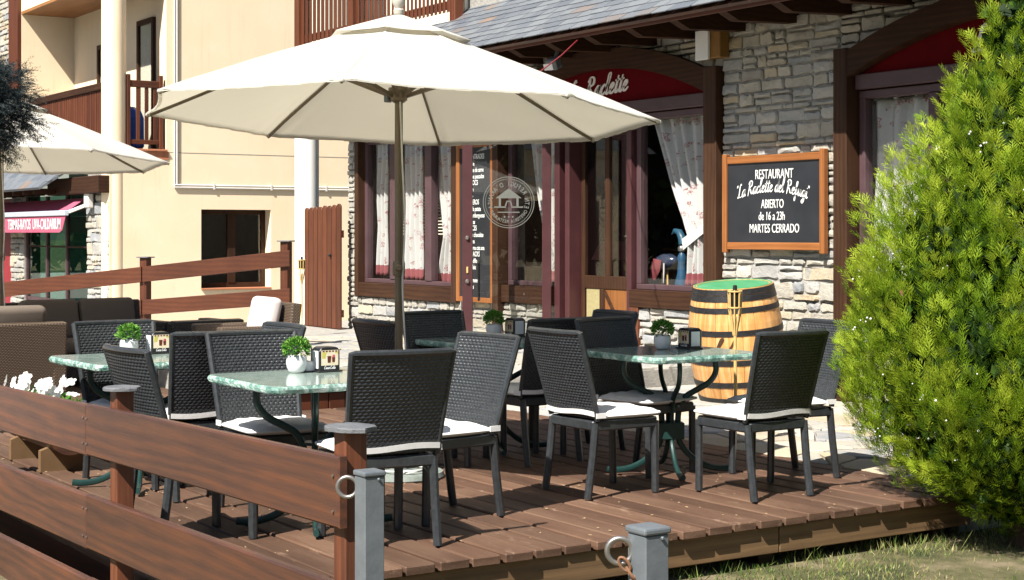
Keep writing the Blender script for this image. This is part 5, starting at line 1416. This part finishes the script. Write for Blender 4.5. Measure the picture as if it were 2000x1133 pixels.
for k in range(14):
    a = k * 2.4; zz = 2.0 + .06 * k; m = MB(); m.tube([(0, 0, zz), (.2*math.cos(a), .2*math.sin(a), zz + .05), (.42*math.cos(a), .42*math.sin(a), zz)], [.014, .01, .004], 5); m.out('limb', MT['bark'], spz)

# ------------------------------------------------------------------ grass, unseen wood added for the windows to mirror
def grass():
    r = np.random.default_rng(6); n = 60000
    x = r.uniform(-6.3, -3.6, n); y = r.uniform(1.8, 9.0, n)
    k = (np.sin(x*5 + y*2) + np.sin(y*4 - x*3) + r.normal(0, .9, n)) > -.1
    x, y = x[k], y[k]; n = len(x)
    D = nrmz(np.stack([r.normal(0, .55, n), r.normal(0, .55, n), np.ones(n)], 1)); L = r.uniform(.012, .04, n) * np.where(r.random(n) < .05, 2.0, 1) * np.where((x < -5.75) & (np.sin(y * 9) + np.sin(y * 23) > .6), 2.4, 1)
    return blades('grass', np.stack([x, y, np.full(n, -.256)], 1), D, nrmz(np.stack([r.normal(size=n), r.normal(size=n), np.zeros(n)], 1)), L, r.uniform(.003, .006, n), np.clip(r.uniform(0, 1, n) + .2*np.sin(3*x + 2*y), 0, 1), MT['grass'])
g = link('grass', grass()); tag(g, 'patchy sunlit grass in front of the deck edge', 'grass', kind='stuff')
def woodland():
    r = np.random.default_rng(8); A = [[] for _ in range(6)]
    for k in range(50):
        an = R(186 + 56 * k / 33) if k < 34 else R(316 + 34 * (k - 34) / 15); rr_ = 52 + 5 * math.sin(k * 2.1); cx = -15 + rr_ * math.cos(an); cy = 8 + rr_ * math.sin(an); h = r.uniform(10, 16); n = 2600  # second arc added to darken what the open door leaf mirrors
        if cy > -1: continue
        u = r.random(n) ** .7; th_ = r.uniform(0, 6.28, n); rr = (1 - u) * h * .28 * np.sqrt(r.random(n)) + .3
        P = np.stack([cx + rr*np.cos(th_), cy + rr*np.sin(th_), .3 + u*h], 1)
        for lst, q in zip(A, (P, nrmz(r.normal(size=(n, 3))), nrmz(r.normal(size=(n, 3))), r.uniform(.6, 1.2, n), r.uniform(.35, .7, n), r.random(n))): lst.append(q)
    return blades('woodland', *[np.concatenate(q) for q in A], MT['wood_far'])
wd_ = link('woodland', woodland()); tag(wd_, 'dark wood out of view, added for the windows to mirror', 'woodland', kind='stuff')

# yellow house added out of frame at left, for the door glass to mirror
nb = thing('added_house', 'cream yellow house with slate roof, added out of view for the door glass to mirror', 'house', (-30, 1, 0))
MB().bb(-4, 4, -.9, 2.4, -.3, 3.2).out('wall', MT['yellow'], nb)
m = MB(); m.prism([(-4.3, -1.1, 3.1), (-4.3, 2.6, 3.1), (-4.3, .75, 4.3)], (8.6, 0, 0)); m.out('roof', MT['slate'], nb)
MB().bb(4.001, 4.03, 1.5, 2.1, .9, 2.1).out('window', MT['beam_v'], nb)
MB().bb(4.001, 4.02, -.9, 2.4, 2.5, 2.56).out('string_course', MT['conduit'], nb)

rnd = random.Random(31); bits = MB()
for k in range(230):
    x, y_ = rnd.uniform(-10.5, -6.1), rnd.uniform(2.5, 7.0); a = rnd.uniform(0, 6.28); s = rnd.uniform(.004, .014)
    e = s * rnd.uniform(.25, .8)
    bits.prism([Vector((x, y_, .0035)) + Vector((s*math.cos(a + q)*(1 if i % 2 else .8), s*math.sin(a + q)*(1 if i % 2 else .8) * e / s, 0)) for i, q in enumerate((0, 1.1, 2.2, 3.3, 4.6))], (0, 0, rnd.uniform(.001, .004)))
bt = bits.out('fallen_bits', M('dry_leaf_bits', (.42, .30, .17), (.30, .2, .1), .9)); tag(bt, 'dry leaf bits and crumbs scattered over the deck', 'litter', kind='stuff')

for o in bpy.data.objects:
    if o.name.split('.')[0] in ('lettering', 'lemons', 'glasses', 'bottle_tops', 'straw_tops', 'emblem_film'): o['kind'] = 'stuff'
